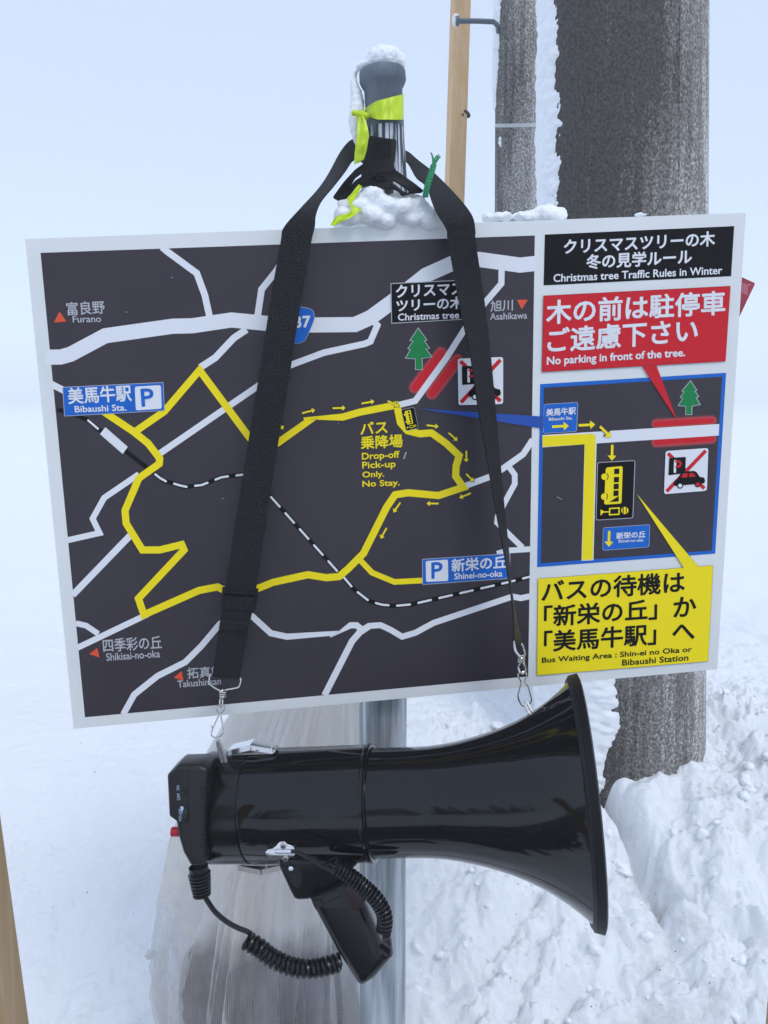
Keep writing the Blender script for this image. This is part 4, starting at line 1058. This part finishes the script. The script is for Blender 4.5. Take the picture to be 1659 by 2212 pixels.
# strap lugs
mb = MB()
p, n_, s_ = on_meg(508, 22, 0)
for dx in (-.0016, .0016):
    mb.tube([p+AX*dx-n_*.001, p+AX*dx+n_*.0205, p+AX*dx*.4+n_*.0235], .0014, 8)
mb.box(p+n_*.006+FWD*.001, AX*.0032, s_*.0008, n_*.007)
mb.build('strap_lug', M['nickel'], meg)
mb = MB()
p = W(*zD(1475, 1682), .7095); t = W(*zD(1412, 1562), .7155)
u_ = (t-p).normalized(); sd_ = u_.cross(FWD).normalized()
mb.tube([p-sd_*.0014, t-sd_*.0014+u_*-.002, t-sd_*.0004, t+sd_*.0006, t+sd_*.0016-u_*.002, p+sd_*.0016], .0011, 8)
mb.box(p+u_*.002, sd_*.0042, u_*.0034, FWD*.0012)
mb.build('strap_lug', M['nickel'], meg)
mb = MB(); q1 = W(*zD(1480, 1690), .7065); q2 = W(*zD(1496, 1712), .7055); mb.tube([q1, q2], .0012, 8); mb.build('lug_pin', M['screw'], meg)
def surf(px, py):
    """depth of the body's skin at a picture point"""
    q = W(px, py, 1.0)-CAM; w0 = CAM-A0; a = q-AX*q.dot(AX); b = w0-AX*w0.dot(AX); R_ = rad(121.8, px)
    A_ = a.dot(a); B_ = 2*a.dot(b); C_ = b.dot(b)-R_*R_; return (-B_-math.sqrt(max(0, B_*B_-4*A_*C_)))/(2*A_)
# side clip with screws and cord outlet
dclip = surf(605, 1824)-.0012
cl_ = rounded(T(zM, (722, 1292), (740, 1275), (770, 1270), (795, 1250), (815, 1225), (850, 1222), (870, 1245), (905, 1252), (915, 1275), (915, 1318), (880, 1325), (870, 1345), (835, 1345), (810, 1332), (770, 1330), (735, 1320)), 3, 3)
clip = plate('cord_clip', [cl_], dclip, .0012, M['bright'], meg, .0004)
mb = MB(); mb.lathe(W(*zM(790, 1287), dclip+.0002), RGT, UP, [(-.001, 0), (0, .0022), (.017, .0025), (.0175, 0)], 20); mb.build('clip_barrel', M['bright'], clip)
for z_ in ((840, 1253), (855, 1333)):
    mb = MB(); c = W(*zM(*z_), dclip); mb.lathe(c, -FWD, UP, [(0, .0026), (.0006, .0024), (.0011, .0012), (.0012, 0)], 20)
    sc = mb.build('screw', M['screw'], clip)
    mb = MB(); mb.box(c-FWD*.0012, RGT*.0014, UP*.0003, FWD*.0002); mb.box(c-FWD*.00125, RGT*.0003, UP*.0014, FWD*.0002); mb.build('screw_slot', M['black'], clip, False)
# pistol grip
gb = rounded(T(zH, (800, 190), (812, 260), (875, 395), (893, 432), (915, 442), (975, 440), (1010, 420), (1165, 330), (1245, 245), (1250, 180)), 4, 3)
plate('grip_mount', [gb], .676, .044, M['gloss2'], meg, .004)
mb = MB()
M['void'] = mat('recess black', (.004, .004, .005), .5)
plate('mount_recess', [rounded(T(zH, (828, 262), (925, 258), (942, 330), (918, 375), (895, 362)), 3, 3)], .6757, .0006, M['void'], meg, .0)
plate('mount_rib', [rounded(T(zH, (880, 290), (905, 290), (918, 365), (900, 350)), 2, 3)], .6752, .0008, M['gloss2'], meg, .0003)
mb = MB(); mb.lathe(W(*zH(880, 266), .6750), -FWD, UP, [(0, .0024), (.0005, .002), (.0006, 0)], 16); mb.build('mount_screw', M['bright'], meg)
go = rounded(T(zH, (970, 437), (1010, 418), (1120, 372), (1170, 335), (1225, 372), (1268, 445), (1332, 590), (1372, 690), (1425, 728), (1436, 760), (1335, 880), (1268, 922), (1240, 914), (1130, 740), (1012, 520)), 5, 4)
plate('grip', [go], .668, .036, mat('moulded grip plastic', (.006, .006, .007), .2, 0, .38, bump=(40, .04, .001)), meg, .0105, 7, 60)
plate('trigger', [rounded(T(zH, (1165, 385), (1195, 350), (1245, 360), (1285, 440), (1240, 500), (1215, 505)), 3)], 0.6675, .012, mat('dark red plastic', (.030, .006, .008), .3), meg, .001)
# microphone
dm = .668
mo = rounded(T(zM, (84, 795), (150, 735), (300, 730), (348, 752), (352, 800), (342, 1000), (338, 1240), (335, 1370), (325, 1384), (240, 1386), (190, 1300), (158, 1190), (145, 1098), (97, 1064)), 4, 3)
mic = plate('microphone', [mo], dm, .036, M['matt'], meg, .0035, 3)
pb = rounded(T(zM, (300, 745), (345, 755), (352, 1000), (338, 1250), (318, 1250), (310, 1000)), 2)
mb = MB()
for i in range(26):
    y = 860+i*16; mb.box(W(*zM(322, y), dm+.0004), RGT*.0022, DWN*.00055, FWD*.0009)
mb.build('grip_ridges', M['matt'], mic, False)
mb = MB(); mb.tube([W(*zM(225, 735), dm-.0001), W(*zM(226, 1000), dm-.0001), W(*zM(250, 1370), dm-.0001)], .00022, 6); mb.build('case_seam', M['void'], mic)
plate('switch_recess', [T(zM, (178, 868), (218, 868), (218, 932), (180, 932))], dm-.0003, .0008, M['void'], mic, 0)
plate('switch_slider', [rounded(T(zM, (178, 895), (206, 895), (206, 922), (178, 922)), .8)], dm-.0014, .0016, M['matt'], mic, .0003)
plate('volume_recess', [T(zM, (203, 988), (228, 988), (230, 1106), (206, 1106))], dm-.0003, .0008, M['void'], mic, 0)
mb = MB(); mb.lathe(W(*zM(214, 1047), dm+.004), RGT, UP, [(-.0022, 0), (-.0022, .0072), (.0022, .0072), (.0022, 0)], 40); mb.build('volume_wheel', M['matt'], mic)
M['paleblue'] = mat('pale blue print', (.45, .58, .80), .45)
plate('volume_wedge', [T(zM, (172, 997), (192, 996), (201, 1092), (197, 1094))], dm-.0002, .0005, M['paleblue'], mic, 0)
def mic_text(body, x0, y0, length, height):
    cu = bpy.data.curves.new('tmp', 'FONT'); cu.body = body; cu.extrude = .004; cu.resolution_u = 3
    ob = bpy.data.objects.new('tmp', cu); C.objects.link(ob)
    me = bpy.data.meshes.new_from_object(ob.evaluated_get(bpy.context.evaluated_depsgraph_get())); bpy.data.objects.remove(ob)
    co = np.array([v.co for v in me.vertices]); lo = co.min(0); sz = co.max(0)-lo
    for v in me.vertices:
        u_ = (v.co.x-lo[0])/sz[0]; h_ = (v.co.y-lo[1])/sz[1]
        px = zM(x0-height*(h_-1)*-1 if False else x0+height*(1-h_)*-1+height, y0)   # placeholder
        px = zM(x0-height*h_, y0-length*u_)
        v.co = W(*px, dm-.0003-(.0002 if v.co.z > 0 else 0))
    return link_mesh('mic_lettering', me, M['paleblue'], mic, False)
mic_text('ON', 167, 892, 32, 18); mic_text('OFF', 172, 955, 44, 20); mic_text('VOLUME', 181, 1092, 82, 18)
mb = MB(); mb.lathe(W(*zM(145, 1159), dm+.012), -RGT, UP, [(-.003, .0042), (.0035, .0042), (.0042, .0036), (.0042, 0)], 24)
mb.build('red_button', mat('red button', (.45, .012, .03), .35), mic)
# strain relief
mb = MB()
a, b = np.array(zM(290, 1383)), np.array((315+ 0, 1420)); b = np.array(zM(322, 1500)); b = np.array(zH(400, 412)); dmm = dm+.017
pr_ = [(0, .0085), (.004, .0085)]
Ls = (W(*b, dmm)-W(*a, dmm)).length
n_r = 7
for i in range(n_r):
    t0 = .005+(Ls-.005)*i/n_r; s_ = (Ls-.005)/n_r; rr_ = .0100-.0022*i/n_r
    pr_ += [(t0, rr_-.0022), (t0+s_*.38, rr_-.0022), (t0+s_*.42, rr_), (t0+s_*.95, rr_-.0002)]
pr_ += [(Ls, .0045), (Ls, 0)]
mb.lathe(W(*a, dmm), W(*b, dmm)-W(*a, dmm), RGT, pr_, 24); mb.build('strain_relief', M['matt'], mic)
# cords
def coil(path, turns, r, wr, name, spp=18):
    pp = smooth_path(path, 10); pts = [W(*p) for p in pp]; L_ = [0]
    for p, q_ in zip(pts[:-1], pts[1:]): L_.append(L_[-1]+(q_-p).length)
    tot = L_[-1]; out = []; ns = int(turns*spp)
    for i in range(ns+1):
        s_ = tot*i/ns; j = min(np.searchsorted(L_, s_, 'right')-1, len(pts)-2)
        c = pts[j].lerp(pts[j+1], (s_-L_[j])/(L_[j+1]-L_[j])); t = (pts[min(j+2, len(pts)-1)]-pts[max(j-1, 0)]).normalized()
        n1 = (-FWD-t*(-FWD).dot(t)).normalized(); n2 = t.cross(n1); a_ = 2*math.pi*i/spp
        out.append(c+r*(math.cos(a_)*n1+math.sin(a_)*n2))
    return out
def cord(name, *parts, wr=.0017):
    mb = MB(); pts = []
    for p in parts: pts += p
    mb.tube(pts, wr, 8); return mb.build(name, M['cord'], meg)
dz = lambda pts, d: [(*zH(*p[:2]), d+(p[2] if len(p) > 2 else 0)) for p in pts]
cord('microphone_cord', wpath(dz(((405, 400), (425, 435), (470, 500), (535, 555), (600, 590), (640, 605), (668, 622)), .685)),
     coil(dz(((640, 655), (700, 690), (770, 745), (850, 785), (930, 805), (1000, 805), (1060, 795), (1150, 770)), .680), 19, .0062, .0017, 'c'), wr=.0023)
cord('outlet_cord', wpath(dz(((880, 172), (930, 185), (990, 215), (1050, 255), (1090, 275), (1115, 270), (1120, 250)), .645)),
     coil(dz(((1095, 225), (1130, 262), (1190, 300), (1260, 355), (1330, 420), (1375, 490), (1388, 550), (1378, 620)), .655), 25, .0056, .0014, 'c'), wr=.0015)

# ================================================================== WRAPPED BUNDLE
BAGZ = W(600, 2020, .86).z
def bag_material():
    m = bpy.data.materials.new('woven plastic sheet'); m.use_nodes = True
    n = m.node_tree.nodes; l = m.node_tree.links; p = n['Principled BSDF']
    t = n.new('ShaderNodeTexCoord'); out = n['Material Output']
    def noise(sc, st, det=6, ro=.6):
        mp = n.new('ShaderNodeMapping'); mp.inputs['Scale'].default_value = st; l.new(t.outputs['Object'], mp.inputs[0])
        z = n.new('ShaderNodeTexNoise'); z.inputs['Scale'].default_value = sc; z.inputs['Detail'].default_value = det; z.inputs['Roughness'].default_value = ro
        l.new(mp.outputs[0], z.inputs['Vector']); return z.outputs['Fac']
    def mt(op, a, b, c=None):
        q_ = n.new('ShaderNodeMath'); q_.operation = op
        for i, v in enumerate((a, b, c)):
            if v is None: continue
            if isinstance(v, (int, float)): q_.inputs[i].default_value = v
            else: l.new(v, q_.inputs[i])
        return q_.outputs[0]
    r = n.new('ShaderNodeValToRGB'); l.new(noise(9, (1, 1, .5), 5), r.inputs[0])
    r.color_ramp.elements[0].position = .30; r.color_ramp.elements[0].color = (.93, .86, .79, 1)
    r.color_ramp.elements[1].position = .56; r.color_ramp.elements[1].color = (.98, .965, .94, 1)
    l.new(r.outputs[0], p.inputs['Base Color']); p.inputs['Roughness'].default_value = .22
    waves = []
    for ax_, sc in (('X', 210), ('Z', 190)):
        wv = n.new('ShaderNodeTexWave'); wv.bands_direction = ax_; wv.inputs['Scale'].default_value = sc; wv.inputs['Distortion'].default_value = 1.2; wv.inputs['Detail Scale'].default_value = .4; l.new(t.outputs['Object'], wv.inputs['Vector']); waves.append(wv.outputs['Fac'])
    weave = mt('MAXIMUM', waves[0], waves[1])
    sz_ = n.new('ShaderNodeSeparateXYZ'); l.new(t.outputs['Object'], sz_.inputs[0])     # doubled higher up, single and clinging lower down
    mr = n.new('ShaderNodeMapRange'); mr.inputs[1].default_value = BAGZ-.03; mr.inputs[2].default_value = BAGZ+.02; mr.inputs[3].default_value = .02; mr.inputs[4].default_value = 1.0
    l.new(mt('ADD', sz_.outputs['Z'], mt('MULTIPLY', mt('SUBTRACT', noise(9, (1, 1, 1), 4), .5), .07)), mr.inputs[0])
    op = mt('ADD', mr.outputs[0], mt('MULTIPLY', noise(20, (1, 1, .5), 5), .42))
    op = mt('ADD', op, mt('MULTIPLY', mt('SUBTRACT', weave, .6), .26))
    f = mt('ADD', op, mt('MULTIPLY', noise(60, (1, 1, .3), 3), .16)); f.node.use_clamp = True
    tr = n.new('ShaderNodeBsdfTransparent'); tr.inputs[0].default_value = (.93, .95, .97, 1)
    tl_ = n.new('ShaderNodeBsdfTranslucent'); l.new(r.outputs[0], tl_.inputs[0])
    m1 = n.new('ShaderNodeMixShader'); m1.inputs[0].default_value = .52; l.new(p.outputs[0], m1.inputs[1]); l.new(tl_.outputs[0], m1.inputs[2])
    mx = n.new('ShaderNodeMixShader'); l.new(f, mx.inputs[0]); l.new(tr.outputs[0], mx.inputs[1]); l.new(m1.outputs[0], mx.inputs[2])
    l.new(mx.outputs[0], out.inputs['Surface'])
    bp = n.new('ShaderNodeBump'); bp.inputs['Strength'].default_value = .7; bp.inputs['Distance'].default_value = .005
    l.new(mt('ADD', mt('MULTIPLY', weave, .16), noise(34, (1, 1, .5), 6, .65)), bp.inputs['Height']); l.new(bp.outputs[0], p.inputs['Normal'])
    return m
M['bag'] = bag_material()
bag_d = .96
bag = thing('plastic_wrap', W(590, 2300, bag_d), 'translucent woven plastic sheet draped over a bundle behind the post', 'plastic sheet')
lc = [(1380, 575), (1450, 548), (1500, 525), (1540, 498), (1637, 442), (1720, 405), (1809, 374), (1900, 357), (1963, 346), (2040, 335), (2064, 332), (2100, 340), (2138, 350), (2212, 364), (2300, 372), (2420, 372)]
rc = [(1380, 745), (1450, 765), (1540, 778), (1700, 790), (1900, 800), (2050, 812), (2212, 815), (2420, 820)]
vs = []; fs = []; NA = 420; ysl = np.linspace(1385, 2420, 130)
for j, y in enumerate(ysl):
    xl = np.interp(y, *zip(*lc)); xr = np.interp(y, *zip(*rc)); c = W((xl+xr)/2, y, bag_d); hw = float((xr-xl)/2*bag_d/U)
    for k in range(NA):
        a = 2*math.pi*k/NA; g = (y-1385)/1035
        sh_ = g*.55; ca, sa = math.cos(a+sh_*.5), math.sin(a+sh_*.5)
        rg = lambda f_, zz, o_: 1-2*abs(mnoise.noise(Vector((ca*f_+o_, sa*f_, zz))))**.8
        fold = (.055*rg(3.4, g*.9, 0)-.060*rg(6.2, g*1.2, 5)+.032*rg(12, g*1.9, 9))*(1.0+.8*min(1, g*1.6))-.02
        side = min(1, abs(math.sin(a))*1.6+.12)
        rr_ = hw*(1+fold*side*1.7)
        vs.append(c+RGT*math.cos(a)*rr_*(1 if True else 1)+Vector((0, 1, 0))*math.sin(a)*rr_*.80)
for j in range(len(ysl)-1):
    for k in range(NA): fs.append((j*NA+k, j*NA+(k+1) % NA, (j+1)*NA+(k+1) % NA, (j+1)*NA+k))
fs.append(tuple(range(NA)))
mb = MB(); mb.add(vs, fs); sheet = mb.build('sheet', M['bag'], bag, True, 80)
mb = MB()
for i in range(9):
    a = R.uniform(2.4, 3.8); mb.tube(wpath([(340, 2064+R.uniform(-4, 4), bag_d), (326+R.uniform(-3, 3), 2062+R.uniform(-8, 8), bag_d-.003), (314+R.uniform(-3, 6), 2062+R.uniform(-12, 14), bag_d-.004)], 4), [.0022]*6+[.0016, .0012, .0006], 6)
M['bagknot'] = mat('plastic knot', (.62, .64, .62), .4); mb.build('sheet_knot', M['bagknot'], bag)
M['bundle'] = mat('dark bundle', (.016, .015, .024), .6, vary=(30, (.11, .11, .15), .45, .7, (1, 1, .3)))
bun = thing('covered_bundle', W(600, 2420, bag_d), 'dark bundle half seen through the lower part of the plastic sheet', 'bundle')
mb = MB(); vs = []; fs = []
for j in range(18):
    y = 2010+j*24
    for k in range(40):
        a = 2*math.pi*k/40; rr_ = .088*(1+.18*mnoise.noise(Vector((math.cos(a)*1.4, math.sin(a)*1.4, j*.12))))*min(1, .72+j*.09)
        c = W(596, y+26*mnoise.noise(Vector((math.cos(a)*2.5, math.sin(a)*2.5, 7))), bag_d); vs.append(c+RGT*math.cos(a)*rr_*1.27+Vector((0, 1, 0))*math.sin(a)*rr_*.85)
for j in range(17):
    for k in range(40): fs.append((j*40+k, j*40+(k+1) % 40, (j+1)*40+(k+1) % 40, (j+1)*40+k))
fs.append(tuple(range(40))); mb.add(vs, fs); mb.build('bundle_cloth', M['bundle'], bun)
# ================================================================== WOOD EDGE BEHIND THE VIEWER (mirrored in the horn) AND THE AIR
M['far'] = mat('winter wood', (.030, .034, .032), .9, vary=(.8, (.06, .06, .058), .4, .7))
mb = MB(); R2 = random.Random(5)
for i in range(46):
    x = -26+i*1.15+R2.uniform(-.6, .6); y = -15+R2.uniform(-2.5, 2.5); hgt = R2.uniform(2.6, 5.2)*(1.0 if abs(x) > 3 else .8)
    z0 = .2
    mb.tube([(x, y, z0-.5), (x, y, z0+hgt*.5), (x, y, z0+hgt)], [.10, .07, .02], 6)
    for j in range(26):
        t = j/26; zz = z0+.3+t*(hgt-.3); rr_ = (1-t)*hgt*.24+.1; a = R2.uniform(0, 6.28)
        for q_ in range(3):
            a += 2.1+R2.uniform(-.4, .4); p0 = Vector((x, y, zz+.1)); p1 = Vector((x+math.cos(a)*rr_, y+math.sin(a)*rr_, zz-.22*rr_)); sd_ = Vector((-math.sin(a), math.cos(a), 0))*rr_*.42
            mb.add([p0, p1*.6+p0*.4+sd_, p1, p1*.6+p0*.4-sd_+Vector((0, 0, -.08))], [(0, 1, 2), (0, 2, 3)])
fw = mb.build('far_wood', M['far'], None, False); tag(fw, 'dark edge of a winter wood across the snow behind the viewer', 'wood', kind='stuff')

hz = bpy.data.materials.new('haze'); hz.use_nodes = True; hn = hz.node_tree.nodes; hn.remove(hn['Principled BSDF'])
pv = hn.new('ShaderNodeVolumePrincipled'); pv.inputs['Color'].default_value = (.92, .937, .965, 1); pv.inputs['Density'].default_value = .018; pv.inputs['Anisotropy'].default_value = .2
hz.node_tree.links.new(pv.outputs[0], hn['Material Output'].inputs['Volume'])
USE_HAZE = True
if USE_HAZE:
    mb = MB(); mb.box((0, 20, 2.4), (170, 0, 0), (0, 145, 0), (0, 0, 4.2)); tag(mb.build('haze', hz, None, False), kind='stuff')
